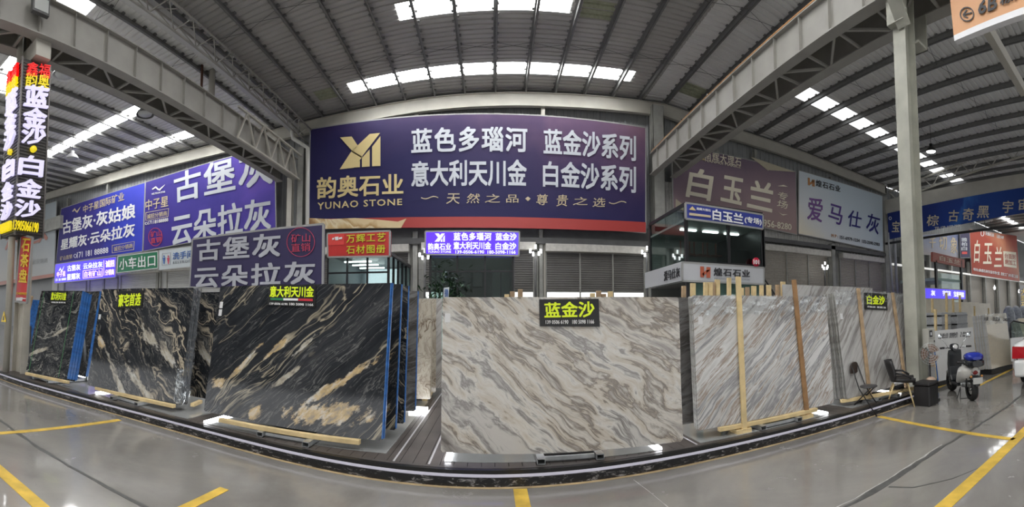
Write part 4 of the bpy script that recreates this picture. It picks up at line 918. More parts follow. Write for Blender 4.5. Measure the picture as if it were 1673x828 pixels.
# stair beside the booth
t = thing('steel_staircase', 'black steel staircase with handrails at right of the two-storey booth', 'staircase', (xb+1.5, Y+2, 0))
s0, s1 = Vector((xb+.15, Y+1.4, 3.1)), Vector((xb+2.7, Y+1.4, .1))
for dy in (0, .8):
    MB().bar(s0+Vector((0,dy,0)), s1+Vector((0,dy,0)), .04, .2).build('stringer', BLACK, t)
    for h in (.55, 1.0): MB().bar(s0+Vector((0,dy,h)), s1+Vector((0,dy,h)), .035, .035).build('handrail', BLACK, t)
    for k in range(5): q = s0.lerp(s1, k/4)+Vector((0,dy,0)); MB().bar(q, q+Vector((0,0,1.0)), .03, .03).build('baluster', BLACK, t)
for k in range(13): q = s0.lerp(s1, (k+.5)/13); MB().box(q.x-.13, q.y, q.z, q.x+.13, q.y+.8, q.z+.03).build('step', BLACK, t)
# --- right wall banners
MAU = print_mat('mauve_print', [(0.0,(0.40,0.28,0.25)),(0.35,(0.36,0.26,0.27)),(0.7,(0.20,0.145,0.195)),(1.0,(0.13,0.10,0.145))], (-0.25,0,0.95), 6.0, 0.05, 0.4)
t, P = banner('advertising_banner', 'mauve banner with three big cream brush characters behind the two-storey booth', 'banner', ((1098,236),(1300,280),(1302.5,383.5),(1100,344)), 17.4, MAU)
CRL = mat('cream_brush_letter', (0.85,0.79,0.64), 0.5)
text('南辉大理石', ((1151,246),(1211,258),(1211,272),(1151,261)), P, YN, CRL, t, bold=0.01, spacing=1.15); text('NANHUI MARBLE', ((1152,259.5),(1210,270.5),(1210,275),(1152,264)), P, YN, CRL, t, bold=0.01)
text('白', ((1122,272),(1166,280),(1165,330),(1120,321)), P, YN, CRL, t, bold=0.035, shear=.12); text('玉', ((1178,285),(1214,292),(1213,336),(1177,328)), P, YN, CRL, t, bold=0.035, shear=.12); text('兰', ((1222,292),(1263,300),(1263,348),(1220,338)), P, YN, CRL, t, bold=0.035, shear=.12)
text('专\n场', ((1271,312),(1287,315),(1287,343),(1269,339)), P, YN, CRL, t, bold=0.01, shear=.1); text('956-8280', ((1247,358),(1293,366),(1293,376),(1247,370)), P, YN, CRL, t, bold=0.02)
shape([((1270,304),(1280,302),(1287,305),(1279,304.5)),((1270,346),(1278,350),(1287,350),(1279,352))], P, YN, CRL, t, 'bracket_mark')
shape([((1226,256),(1299,281),(1256,278),(1255,279))], P, YN, mat('sand_print', (0.5,0.45,0.33), 0.5), t, 'corner_print', off=.015)
shape([((1135,252),(1142,246),(1152,262),(1143,260))], P, YN, GOLD, t); shape([((1104,325),(1104,341),(1120,345),(1122,338))], P, YN, mat('sand_print', (0.5,0.45,0.33)), t, 'corner_print', off=.015)
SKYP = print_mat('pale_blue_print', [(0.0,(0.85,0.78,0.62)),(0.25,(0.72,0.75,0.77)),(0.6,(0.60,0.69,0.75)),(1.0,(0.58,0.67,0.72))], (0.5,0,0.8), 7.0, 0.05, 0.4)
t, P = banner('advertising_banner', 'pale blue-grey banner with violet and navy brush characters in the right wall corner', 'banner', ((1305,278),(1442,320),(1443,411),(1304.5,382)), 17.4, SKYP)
VI = mat('violet_letter', (0.20,0.09,0.30), 0.5); NV = mat('navy_letter', (0.03,0.03,0.20), 0.5); OL = mat('orange_letter', (0.55,0.26,0.10), 0.5)
text('爱', ((1318,320),(1344,326),(1344,364),(1319,358)), P, YN, VI, t, bold=0.015, shear=.1); text('马', ((1354,331),(1377,338),(1376,369),(1353,361)), P, YN, mat('deep_violet_letter', (0.10,0.05,0.26)), t, bold=0.015, shear=.1); text('仕', ((1386,342),(1408,347),(1407,374),(1385,369)), P, YN, NV, t, bold=0.015, shear=.1); text('灰', ((1416,347),(1438,353),(1436,384),(1415,376)), P, YN, NV, t, bold=0.015, shear=.1)
text('煌石石业', ((1333,293),(1373,304),(1373,314),(1333,304)), P, YN, DL, t, bold=0.02, spacing=1.15); shape([((1320,290),(1323,291),(1323,303),(1320,302)),((1327,293),(1331,294),(1331,305),(1327,304)),((1322,299),(1327,295),(1331,296),(1324,302))], P, YN, OL, t)
text('M P :', ((1358.5,382),(1369,384),(1369,389),(1358.5,387)), P, YN, OL, t); text('151-6979-1234  132-2590-2983', ((1372,384.5),(1437,397),(1437,402),(1372,390)), P, YN, DL, t, bold=0.02)
# --- blue banner hung along the far side of the bay, plane x = 24
XB = 24.0; PXp, NXp = Vector((XB,0,0)), Vector((-1,0,0))
BLB = print_mat('facet_blue_print', [(0,(0.015,0.05,0.24)),(0.45,(0.02,0.07,0.32)),(0.55,(0.04,0.15,0.5)),(0.6,(0.02,0.06,0.3)),(1,(0.02,0.04,0.2))], (0,0.8,0.6), 6.0, 0.12, 0.4)
q = ((1450,348.5),(1700,302),(1700,343),(1452,391)); c = quadpts(q, PXp, NXp)
t = thing('hanging_banner', 'long blue banner with gold brush characters hung across the right hall opening', 'banner', (c[0]+c[2])/2)
board(MB(), q, PXp, NXp, .08).build('panel', BLB, t)
for ch, a in (('宝', (1457,361,1470,379)), ('格', (1474,358,1484,376)), ('棕', (1514,351,1534,369)), ('古', (1550,343,1567,362)), ('奇', (1573,340,1591,360)), ('黑', (1596,336,1616,356)), ('宇', (1638,328,1656,348)), ('宙', (1664,324,1684,343))):
    text(ch, a, PXp, NXp, mat('gold_white_brush', (0.62,0.55,0.42), 0.4), t, bold=0.02, shear=.1)
text('TEL:138 1609 7000', ((1527,371),(1570,366),(1570,370),(1527,375)), PXp, NXp, WL, t); text('139 0196 2877', ((1586,365),(1622,358),(1622,362),(1586,369)), PXp, NXp, WL, t)
shape(ringpx(1454.5,356.5,2.3,2.8,.8,14), PXp, NXp, WL, t)
MB().box(XB-.05, 4, c[3].z-.35, XB+.05, 17.8, c[3].z-.2).build('lower_rail', BLACK, t); MB().box(XB+.1, 4, c[0].z, XB+.3, 17.8, c[0].z+1.0).build('trim_4', CREAM, kind='structure')
# open lattice above the banner
t = thing('roof_truss', 'white lattice truss over the right hall beyond the big column', 'truss', (26, 10, 9.5))
pA, pB = aty(1447, 330, 17.4), aty(1673, 262, 17.4); pA = atx(1452, 318, 24.4); pB = atx(1673, 238, 24.4)
for dz in (0, .8): MB().bar(pA+Vector((0,0,dz-.6)), pB+Vector((0,0,dz-.6)), .1, .1).build('chord', CREAM, t)
for k in range(14): a = pA.lerp(pB, k/14); b = pA.lerp(pB, (k+1)/14); MB().bar(a+Vector((0,0,-.6 if k%2 else .2)), b+Vector((0,0,.2 if k%2 else -.6)), .05, .05).build('brace', CREAM, t)
# --- right hall: front wall further on
for z0_, z1_, m_ in ((5.3, 5.9, DSTEEL),): MB().box(24.5, 17.8, z0_, 58, 18.0, z1_).build('lintel_beam', m_, wall)
mb = MB().box(24.6, 17.4, 5.15, 58, 17.5, 5.3).build('light_ledge', mat('ledge_white', (0.75,0.75,0.72), 0.5, emit=0.5), wall)
for k in range(7): shutter(1452+0.01, 1468, 5.1, 0, mat('shutter_tan', (0.3,0.27,0.23)), y=17.95, box=False) if k == 0 else None
for k in range(8): a = 26.5+k*3.9; nsh[0] += 1; MB().box(a, 17.9, 0, a+3.4, 17.95, 5.15).build('door_%d' % nsh[0], mat('shutter_tan', (0.3,0.27,0.23)), kind='structure')
for k in range(9): MB().box(26.1+k*3.9, 17.5, 0, 26.4+k*3.9, 17.8, 6.5).build('wall_column', COLM, wall)
P = py(17.2)
t, P = banner('advertising_banner', 'orange-red banner with white brush characters high in the right hall', 'banner', ((1584,374.5),(1661,385),(1666,460),(1587.5,447.5)), 17.3, print_mat('orange_red_print', [(0,(0.38,0.06,0.03)),(0.5,(0.42,0.07,0.04)),(0.75,(0.6,0.25,0.14)),(1,(0.42,0.07,0.04))], (0.4,0,0.9), 8, 0.06, 0.4))
for ch, a in (('白', (1591,392,1601,429)), ('玉', (1606,397,1621,431)), ('兰', (1624,403,1637,436))): text(ch, a, P, YN, CRL, t, bold=0.02, shear=.15)
shape(ringpx(1605,381,3,5,1,14), P, YN, WL, t); text('尚煌石业', ((1610,378),(1624,381),(1624,387),(1610,384)), P, YN, WL, t, bold=.03); text('马哥13489', ((1628,383),(1640,385),(1640,391),(1628,389)), P, YN, WL, t)
shape([((1639,410),(1660,412),(1661,438),(1640,435))], P, YN, CRL, t, 'cream_patch', off=.012); text('台面封\n磨加工', ((1641,413),(1659,415),(1660,435),(1642,432)), P, YN, OR, t, bold=.03, off=.03)
text('地址:康盛石材交易市场C区  南安工厂:水头镇工业园', ((1590,437),(1663,449),(1663,454.5),(1590,442)), P, YN, WL, t, bold=.03)
t, P = banner('advertising_banner', 'pale blue banner with gold characters behind the big column', 'banner', ((1490,384),(1569,381),(1569,421),(1490,414)), 17.3, print_mat('dusk_print', [(0,(0.5,0.4,0.3)),(0.5,(0.35,0.38,0.48)),(1,(0.12,0.15,0.32))], (0,0,1), 4, 0.05))
for ch, a in (('千', (1518,388,1529,405)), ('切', (1534,386,1547,408)), ('象', (1553,387,1564,414))): text(ch, a, P, YN, GOLD2, t, bold=.015)
t, P = banner('vertical_sign', 'dark navy vertical sign next to the orange-red banner', 'sign', ((1568,379),(1584,378),(1585,421),(1569,421)), 17.1, mat('navy_billboard', (0.03,0.025,0.09)))
text('雅\n柏\n白', (1570.5,388,1580,409.5), P, YN, SILVER, t, bold=.03); shape([((1571.5,411),(1580,411),(1580,415),(1571.5,415))], P, YN, mat('brighter_red', (0.66,0.06,0.05)), t, 'red_field')
# red-roofed booth in the right hall
Y = 14.0; P = py(Y)
q = ((1530,411),(1575,427),(1576,438),(1531,426)); t = thing('glass_booth', 'two-storey booth with red fascia in the right hall behind the big column', 'booth', aty(1530, 500, Y))
board(MB(), ((1524,411.5),(1576,424),(1576,437.5),(1524,427)), P, YN, .15).build('fascia', mat('faded_red_fascia', (0.4,0.12,0.09), 0.5), t); text('白玉兰', ((1535,417),(1568,425.5),(1568,433),(1535,425)), P, YN, CRL, t, bold=.0)
for px_ in (1531, 1572): p = aty(px_, 450, Y); MB().box(p.x-.1, Y, 0, p.x+.1, Y+.15, aty(px_, 425, Y).z).build('post', BLACK, t)
p, p2 = aty(1531, 470, Y), aty(1572, 470, Y); MB().box(p.x, Y+.1, 2.0, p2.x, Y+.12, aty(1550,447,Y).z).build('pane', GLASS, t); MB().box(p.x, Y+.1, aty(1550,455,Y).z-.2, p2.x, Y+3, aty(1550,455,Y).z).build('floor_slab', mat('pale_green_panel', (0.42,0.52,0.48)), t)
t, P = banner('led_sign', 'glowing blue strip sign over the white slabs in the right hall', 'sign', ((1480,468),(1577.5,474),(1577.5,489),(1480,487)), Y-.1, LEDB, .1)
text('宇宙灰', ((1540,474),(1553.5,475),(1553.5,483.5),(1540,483)), P, YN, LEDW, t, bold=.04); text('宝格丽棕', ((1558,475.5),(1575,477),(1575,486),(1558,484.5)), P, YN, LEDW, t, bold=.04); text('灰', (1521,474,1528,483), P, YN, LEDW, t, bold=.04)
t, P = banner('vertical_sign', 'black vertical sign with yellow characters at the far right edge', 'sign', ((1666,466),(1690,468),(1690,508),(1667,506)), 13.0, BLACK)
text('大\n理\n石', (1668,471,1676,504), P, YN, YL2, t, bold=.03)
# --- orange direction sign hung from the girder, upper right
XO = 7.2; q = ((1551,-14),(1700,-78),(1700,2),(1558,58)); c = quadpts(q, Vector((XO,0,0)), NXp)
t = thing('direction_sign', 'orange hanging direction sign with circled arrow and building number at upper right', 'sign', (c[0]+c[2])/2)
board(MB(), q, Vector((XO,0,0)), NXp, .14).build('panel', mat('orange_sign', (0.66,0.34,0.16), 0.45), t)
board(MB(), ((1558,58),(1700,2),(1700,14),(1559,67)), Vector((XO,0,0)), NXp, .14).build('bottom_edge', WHITE, t)
PO = Vector((XO,0,0)); shape(ringpx(1580,23.5,11.7,12,1.7,30), PO, NXp, DL, t, 'arrow_ring', off=.01); shape([((1573,23.5),(1588,20),(1588.4,22),(1573.4,25.5)),((1573,24),(1579,15.5),(1580.6,17),(1575,24.5)),((1573,23.5),(1582,28.5),(1581,30.3),(1573.5,26))], PO, NXp, DL, t, 'arrow', off=.01)
text('6B', ((1599,3),(1630,-9),(1629,15),(1598,25)), PO, NXp, DL, t, bold=.03); text('栋入口', ((1634,-6),(1700,-32),(1700,-14),(1634,10)), PO, NXp, DL, t, bold=.02)
for k in (0.15, 0.85): a = c[0].lerp(c[1], k); MB().bar(a, (a.x+.1, a.y, 8.2), .03, .03).build('hanger', DSTEEL, t)
# ================================================================ STONE SLABS AND THEIR STANDS
R_ = random.Random(11)
K = radians
GOLDR = [(0.0,(0.05,0.05,0.06)),(0.38,(0.30,0.26,0.20)),(0.48,(0.55,0.40,0.20)),(0.58,(0.62,0.56,0.46)),(0.7,(0.55,0.56,0.56)),(1,(0.7,0.68,0.6))]
WHR = [(0.0,(0.04,0.04,0.05)),(0.40,(0.16,0.15,0.14)),(0.5,(0.42,0.38,0.30)),(0.62,(0.55,0.54,0.50)),(1,(0.6,0.6,0.58))]
DK = [(0.0,(0.008,0.009,0.011)),(0.45,(0.014,0.016,0.020)),(0.58,(0.035,0.037,0.042)),(0.68,(0.07,0.072,0.075)),(1,(0.15,0.15,0.14))]
M_D = stone('black_gold_marble', K(42), DK, 9, (0.42,0.37,0.27), (0.22,0.22,0.21), stretch=12, scale=0.85, warp=0.30, seed=3.1, veinpow=0.013, swirl=1.0, blobs=[
    (-1.12,0.44,K(20),.13,.09,GOLDR), (-.20,1.02,K(40),.36,.045,GOLDR), (-.75,.75,K(48),.42,.035,GOLDR), (.80,.66,K(34),.62,.05,GOLDR), (.62,.24,K(8),.62,.13,GOLDR), (-.45,.13,K(25),.13,.08,GOLDR), (.22,1.08,K(45),.20,.04,WHR), (-.05,.62,K(38),.25,.035,WHR)])
M_B = stone('black_white_marble', K(-48), DK, 9, (0.50,0.43,0.32), (0.30,0.29,0.26), stretch=6.5, scale=0.95, warp=0.65, seed=8.3, veinpow=0.022, swirl=1.4, blobs=[
    (.30,1.05,K(-40),.30,.10,WHR), (.75,.75,K(-45),.35,.09,WHR), (-.45,.35,K(-50),.5,.06,WHR), (-.9,.85,K(-60),.16,.07,GOLDR), (.2,.2,K(-35),.5,.07,WHR)])
M_A = stone('black_swirl_marble', K(28), DK, 9, (0.40,0.39,0.35), (0.22,0.22,0.21), stretch=3.5, scale=1.1, warp=1.1, seed=14.0, veinpow=0.03, swirl=1.8, blobs=[(-.35,.5,K(20),.35,.05,WHR), (.2,1.0,K(30),.4,.04,WHR)])
M_E = stone('taupe_flow_marble', K(-38), [(0.0,(0.10,0.09,0.085)),(0.34,(0.14,0.125,0.115)),(0.41,(0.36,0.335,0.31)),(0.455,(0.60,0.565,0.51)),(0.49,(0.20,0.17,0.145)),(0.505,(0.50,0.445,0.37)),(0.55,(0.62,0.60,0.56)),(0.575,(0.24,0.225,0.215)),(0.61,(0.52,0.50,0.47)),(1,(0.62,0.61,0.59))], 9, (0.10,0.08,0.07), (0.15,0.14,0.14), stretch=6.5, scale=0.80, warp=0.70, seed=24.0, veinpow=0.012, swirl=0.8, rough=0.14, vamt=0.6, band2=0.30)
M_F = stone('diagonal_striped_marble', K(42), [(0.0,(0.10,0.095,0.09)),(0.35,(0.16,0.15,0.145)),(0.41,(0.48,0.47,0.45)),(0.475,(0.64,0.635,0.62)),(0.505,(0.27,0.20,0.15)),(0.525,(0.58,0.57,0.55)),(0.57,(0.22,0.215,0.22)),(0.60,(0.60,0.59,0.58)),(1,(0.62,0.61,0.60))], 9, (0.12,0.09,0.075), (0.14,0.14,0.145), stretch=16, scale=1.25, warp=0.16, seed=33.0, veinpow=0.01, swirl=1.0, rough=0.12, vamt=0.35, band2=0.4)
M_G = stone('pale_striped_marble', K(50), [(0.0,(0.15,0.145,0.14)),(0.36,(0.22,0.21,0.20)),(0.43,(0.42,0.41,0.395)),(0.5,(0.53,0.525,0.51)),(0.54,(0.27,0.25,0.235)),(0.58,(0.50,0.495,0.48)),(0.66,(0.26,0.245,0.235)),(1,(0.52,0.51,0.5))], 9, (0.25,0.21,0.19), stretch=15, scale=1.2, warp=0.16, seed=40.0, veinpow=0.012, swirl=1.0, rough=0.16, vamt=0.4, band2=0.3)
M_BG = stone('beige_marble', K(75), [(0.0,(0.20,0.17,0.13)),(0.42,(0.36,0.32,0.26)),(0.52,(0.50,0.46,0.38)),(0.62,(0.36,0.30,0.23)),(1,(0.55,0.5,0.42))], 9, (0.14,0.10,0.07), stretch=3, scale=1.2, warp=0.8, seed=51.0, rough=0.2)
M_DG = stone('dark_taupe_marble', K(20), [(0.0,(0.03,0.03,0.03)),(0.45,(0.07,0.065,0.06)),(0.56,(0.16,0.155,0.15)),(0.64,(0.05,0.05,0.05)),(1,(0.2,0.2,0.2))], 9, (0.2,0.2,0.2), stretch=8, scale=1.5, warp=0.3, seed=60.0)
DEDGE = mat('dark_stone_edge', (0.10,0.11,0.12), 0.45, noise=0.4, nscale=25)
GEDGE = mat('striped_stone_edge', (0.22,0.215,0.20), 0.55, noise=0.4, nscale=30)
WEDGE = mat('pale_stone_edge', (0.40,0.41,0.42), 0.55, noise=0.2, nscale=16)
LABEL = mat('paper_label', (0.7,0.7,0.7), 0.6)
ZB = 0.29
NUM = ['two','three','four','five','six','seven','eight','nine','ten','eleven','twelve','thirteen','fourteen','fifteen','sixteen']
ORD = ['leftmost','second','third','fourth','fifth','sixth','seventh','eighth','ninth','tenth','eleventh','twelfth','thirteenth','fourteenth']
class Frame:
    """slab frame: origin at bottom centre of the front face"""
    def __init__(s, o, t, n, q, h):
        s.o = Vector(o); s.x = Vector(t).normalized(); up = n*q+Vector((0,0,h)); s.len = up.length; s.z = up.normalized(); s.y = s.z.cross(s.x)
        s.n = -s.y
    def mat(s): return Matrix(((s.x.x,s.y.x,s.z.x,s.o.x),(s.x.y,s.y.y,s.z.y,s.o.y),(s.x.z,s.y.z,s.z.z,s.o.z),(0,0,0,1)))
    def pt(s, a, b, c): return s.o+s.x*a+s.y*b+s.z*c
def solve2(bl, br, tl, tr, zb=ZB):
    a, b = atz(*bl, zb), atz(*br, zb); t = (b-a); L = t.length; t.normalize(); n = Vector((-t.y, t.x, 0)); qs, hs = [], []
    for base, top in ((a, tl), (b, tr)):
        if top is None: continue
        d = ray(*top); det = d.x*(-n.y)+n.x*d.y
        rx, ry = (base-O).x, (base-O).y
        s_ = (rx*(-n.y)+n.x*ry)/det; q = (d.x*ry-d.y*rx)/det
        q = (O.x+s_*d.x-base.x)*n.x+(O.y+s_*d.y-base.y)*n.y
        qs.append(q); hs.append(O.z+s_*d.z-zb)
    return a, b, L, t, n, sum(qs)/len(qs), sum(hs)/len(hs)
def slab_mesh(L, hh, th, face, edge, chip=0.015, seed=1):
    r = random.Random(seed); me = MB()
    out = []
    def edge_pts(p, q, k):
        for i in range(k): u = i/k; out.append((p[0]+(q[0]-p[0])*u+(r.uniform(-1,1)*.004 if i else 0), p[1]+(q[1]-p[1])*u+(r.uniform(-1,1)*.004 if i else 0)))
    c = [(-L/2+chip, 0), (L/2-chip*1.6, 0), (L/2, chip*1.8), (L/2, hh-chip), (L/2-chip, hh), (-L/2+chip, hh), (-L/2, hh-chip), (-L/2, chip)]
    for i in range(8): edge_pts(c[i], c[(i+1) % 8], 6 if i % 2 == 0 and i in (0, 4) else (6 if i in (2, 6) else 1))
    n = len(out)
    me.add([(x, 0, z) for x, z in out]+[(x, th, z) for x, z in out], [list(range(n)), list(range(n, 2*n))[::-1]], 0)
    me.add([(x, 0, z) for x, z in out]+[(x, th, z) for x, z in out], [(i, n+i, n+(i+1) % n, (i+1) % n) for i in range(n)], 1)
    return me
def put(o, fr, parent=None):
    o.matrix_world = fr.mat() if isinstance(fr, Frame) else fr; return o
def local_child(mb, name, m, parent, kind=None, label=None):
    o = mb.build(name, m, None, origin=(0,0,0), kind=kind); o.parent = parent; ABS[o.name] = Vector((0,0,0))
    if label: o['label'] = label
    return o
def slab(fr, L, th, face, edge, label, seed=1, film=None, filmside=1, label_paper=None, group=None, name='stone_slab'):
    o = slab_mesh(L, fr.len, th, face, edge, seed=seed).build(name, [face, edge], origin=(0,0,0))
    tag(o, label, 'stone slab', group); put(o, fr)
    if film:
        s = filmside; mb = MB(); x0, x1 = (L/2-.012, L/2+.004) if s > 0 else (-L/2-.004, -L/2+.012)
        mb.box(x0, -.003, .02, x1, th+.003, fr.len-.004); local_child(mb, 'edge_film', film, o)
    if label_paper:
        for (lx, lz) in label_paper: local_child(MB().box(lx-.03, -.003, lz-.05, lx+.03, 0, lz+.05), 'paper_label', LABEL, o)
    return o
def stack(front, fr, L, n, pitch, label, group, shrink=0.0, start=1):
    """identical slabs behind the front one: copies with their parts"""
    first = None
    for i in range(start, n+start):
        c = copy_tree(front); f = Frame(fr.o, fr.x, Vector((0,0,0)), 0, 1); m = fr.mat()
        off = fr.y*(pitch*i)+fr.x*R_.uniform(-.012, .012)+fr.z*R_.uniform(-.012, .006)
        c.matrix_world = Matrix.Translation(off) @ m
        for ch in list(c.children):
            if ch.name.startswith('paper_label') or ch.name.startswith('plastic'): bpy.data.objects.remove(ch)
        c['label'] = '%s, number %s from the front' % (label, NUM[i-1]) if n > 1 else label
        c['group'] = group
def frame_of(bl, br, tl, tr, zb=ZB):
    a, b, L, t, n, q, h = solve2(bl, br, tl, tr, zb); return Frame((a+b)/2, t, n, q, h), L
# front slabs
SL = {}
for key, c in {'A': ((42,607),(110,620),(60,473),(143,477)), 'B': ((142.6,628.5),(294,660),(166,472),(317,470)), 'D': ((333,671),(624.7,720),(353.6,466),(642.8,464.6)),
               'E': ((720,738),(1116,720),(722.8,486.8),(1108,484)), 'F': ((1141.6,702.8),(1362.8,657.5),(1132.6,481.7),(1348,485)), 'G': ((1384,652),(1496,636),(1367,474),(1481,480))}.items():
    SL[key] = frame_of(*c)
ga = atz(1384, 652, ZB); gb = Vector((aty(1496, 500, ga.y+.03).x, ga.y+.03, ZB)); gh = SL['G'][0]
SL['G'] = (Frame((ga+gb)/2, gb-ga, Vector((0,1,0)), .22, 1.82), (gb-ga).length)
fA, LA = SL['A']; fB, LB = SL['B']; fD, LD = SL['D']; fE, LE = SL['E']; fF, LF = SL['F']; fG, LG_ = SL['G']
a = slab(fA, LA, .022, M_A, DEDGE, 'small black swirl-veined slab at the far left, with green strap lines and yellow-lettered board', 1, BLUEFILM)
stack(a, fA, LA, 9, .032, 'blue-edged black slab stacked behind the far left front slab', 'blue-edged slabs of the far left stack')
for u in (-.42, .30): local_child(MB().box(LA*u-.004, -.004, .02, LA*u+.004, -.001, fA.len-.02), 'green_strap', mat('green_strap', (0.05,0.28,0.08), 0.5), a)
a = slab(fB, LB, .020, M_B, DEDGE, 'black slab with cream diagonal veins behind the four-character yellow-lettered board, second stack from left', 2, label_paper=[(-LB/2+.06, 1.35)])
a['label'] = 'black slab with cream diagonal veins carrying the four-character board, second stack from left'
stack(a, fB, LB, 9, .023, 'film-wrapped black slab stacked behind the second front slab from left', 'slabs of the second stack from left')
FW = MB()   # film hugging the right edge of stack B
def filmstrip(fr, x0, x1, z0, z1, y0, nx, nz, amp, seed, wrapx=None):
    r = random.Random(seed); mb = MB(); vs = []
    for j in range(nz+1):
        for i in range(nx+1):
            u, v = i/nx, j/nz; vs.append((x0+(x1-x0)*u, y0-abs(r.gauss(0, amp)), z0+(z1-z0)*v+r.uniform(-1,1)*amp))
    mb.add(vs, [(j*(nx+1)+i, j*(nx+1)+i+1, (j+1)*(nx+1)+i+1, (j+1)*(nx+1)+i) for j in range(nz) for i in range(nx)], 0, True); return mb
def sidefilm(fr, xs, y0, y1, z0, z1, ny, nz, amp, seed):
    r = random.Random(seed); mb = MB(); vs = []
    for j in range(nz+1):
        for i in range(ny+1): u, v = i/ny, j/nz; vs.append((xs+abs(r.gauss(0, amp))*(1 if xs > 0 else -1), y0+(y1-y0)*u, z0+(z1-z0)*v+r.uniform(-1,1)*amp))
    mb.add(vs, [(j*(ny+1)+i, j*(ny+1)+i+1, (j+1)*(ny+1)+i+1, (j+1)*(ny+1)+i) for j in range(nz) for i in range(ny)], 0, True); return mb
local_child(sidefilm(fB, LB/2+.02, -.02, .22, 0, fB.len, 7, 26, .010, 5), 'plastic_film', FILM, a)
local_child(filmstrip(fB, LB/2-.12, LB/2+.02, 0, .55, -.01, 6, 12, .012, 6), 'plastic_film', FILM, a)
a = slab(fD, LD, .020, M_D, DEDGE, 'large black slab with gold and white cloudy veins, blue right edge, left of the aisle', 3, BLUEFILM, label_paper=[(-LD/2+.07, 1.62), (-LD/2+.07, 1.50)])
stack(a, fD, LD, 1, .026, 'black slab directly behind the large gold-veined front slab', 'slab pair of the gold-veined stack')
a = slab(fE, LE, .020, M_E, GREYEDGE, 'big taupe and cream flowing marble slab in the centre with the three-character board', 4, label_paper=[(-LE/2+.06, 1.45)])
stack(a, fE, LE, 2, .024, 'taupe slab stacked directly behind the big centre slab', 'slabs of the centre stack')
a = slab(fF, LF, .020, M_F, GREYEDGE, 'white and brown diagonally striped slab held by two timber uprights, right of the centre slab', 5, label_paper=[(-LF/2+.1, 1.40)])
stack(a, fF, LF, 4, .034, 'grey-edged striped slab stacked behind the two-upright front slab', 'slabs of the diagonally striped stack')
local_child(filmstrip(fF, -LF/2, LF/2, fF.len-.26, fF.len+.01, -.012, 40, 7, .012, 8), 'plastic_film', FILM, a)
a = slab(fG, LG_, .020, M_G, GEDGE, 'pale grey striped slab carrying the board next to the big right column', 6, label_paper=[(-LG_/2+.12, 1.4)])
stack(a, fG, LG_, 8, .040, 'thin pale slab fanned in the stack behind the right-hand board', 'slabs of the fanned stack by the right column')
local_child(filmstrip(fG, -LG_/2, LG_/2, fG.len-.24, fG.len+.03, -.012, 26, 7, .014, 9), 'plastic_film', FILM, a)
# slabs further back, surveyed by their lower right corner
def back_slab(px, py_, L, h, lean, face, edge, label, seed, film=None, th=.02, group=None, left=False, zb=ZB, ang=0.0, n=0, pitch=.03, slabel=None, sgroup=None):
    p = atz(px, py_, zb); t = Vector((cos(ang), sin(ang), 0)); nrm = Vector((-sin(ang), cos(ang), 0)); o = p+t*(L/2) if left else p-t*(L/2)
    fr = Frame(o, t, nrm, lean, h); s_ = slab(fr, L, th, face, edge, label, seed, film, 1 if not left else -1, group=group)
    if n: stack(s_, fr, L, n, pitch, slabel, sgroup)
    return s_, fr
back_slab(140, 616, 1.5, 1.9, .3, M_A, DEDGE, 'black veined slab with blue edge tucked between the two leftmost stacks', 11, BLUEFILM, .06)
back_slab(362, 656, 2.4, 1.86, .25, M_B, DEDGE, 'dark veined slab seen in the gap left of the large gold-veined slab', 12)
back_slab(647, 702, 2.7, 1.92, .28, M_D, DEDGE, 'black slab with blue edge, second row behind the large gold-veined slab', 13, BLUEFILM, n=1, pitch=.05, slabel='blue-edged black slab paired behind the second row slab', sgroup='second row behind the gold-veined slab')
back_slab(661, 692, 2.7, 1.92, .22, M_B, DEDGE, 'film-covered dark slab with blue edge, third row behind the large gold-veined slab', 14, BLUEFILM)
back_slab(679, 672, 2.6, 1.9, .16, M_DG, DEDGE, 'brownish dark slab with thin blue edge, fourth row beside the aisle', 15, BLUEFILM)
back_slab(703, 652, 2.6, 1.82, .0, M_BG, CREAMEDGE, 'beige brown-veined slab standing deep in the aisle left of the centre slab', 16, n=3, pitch=.05, slabel='beige slab with cream edge behind the deep aisle beige slab', sgroup='beige slabs deep in the aisle')
back_slab(712, 641, 2.5, 1.86, .0, M_BG, WEDGE, 'narrow pale-edged beige slab one row deeper in the aisle', 17)
back_slab(721, 634, 2.5, 1.9, .0, M_G, WEDGE, 'pale grey slab farthest back in the aisle beside the centre slab', 18)
back_slab(1112, 694, 2.2, 1.72, .1, M_DG, DEDGE, 'dark taupe slab in the gap between the centre slab and the striped slab', 19, left=True)
p = atz(1300, 660, ZB)
back_slab(1290, 648, 2.6, 2.0, .1, M_G, WEDGE, 'film-covered slab top rising behind the gap between the two right stacks', 20, left=True)
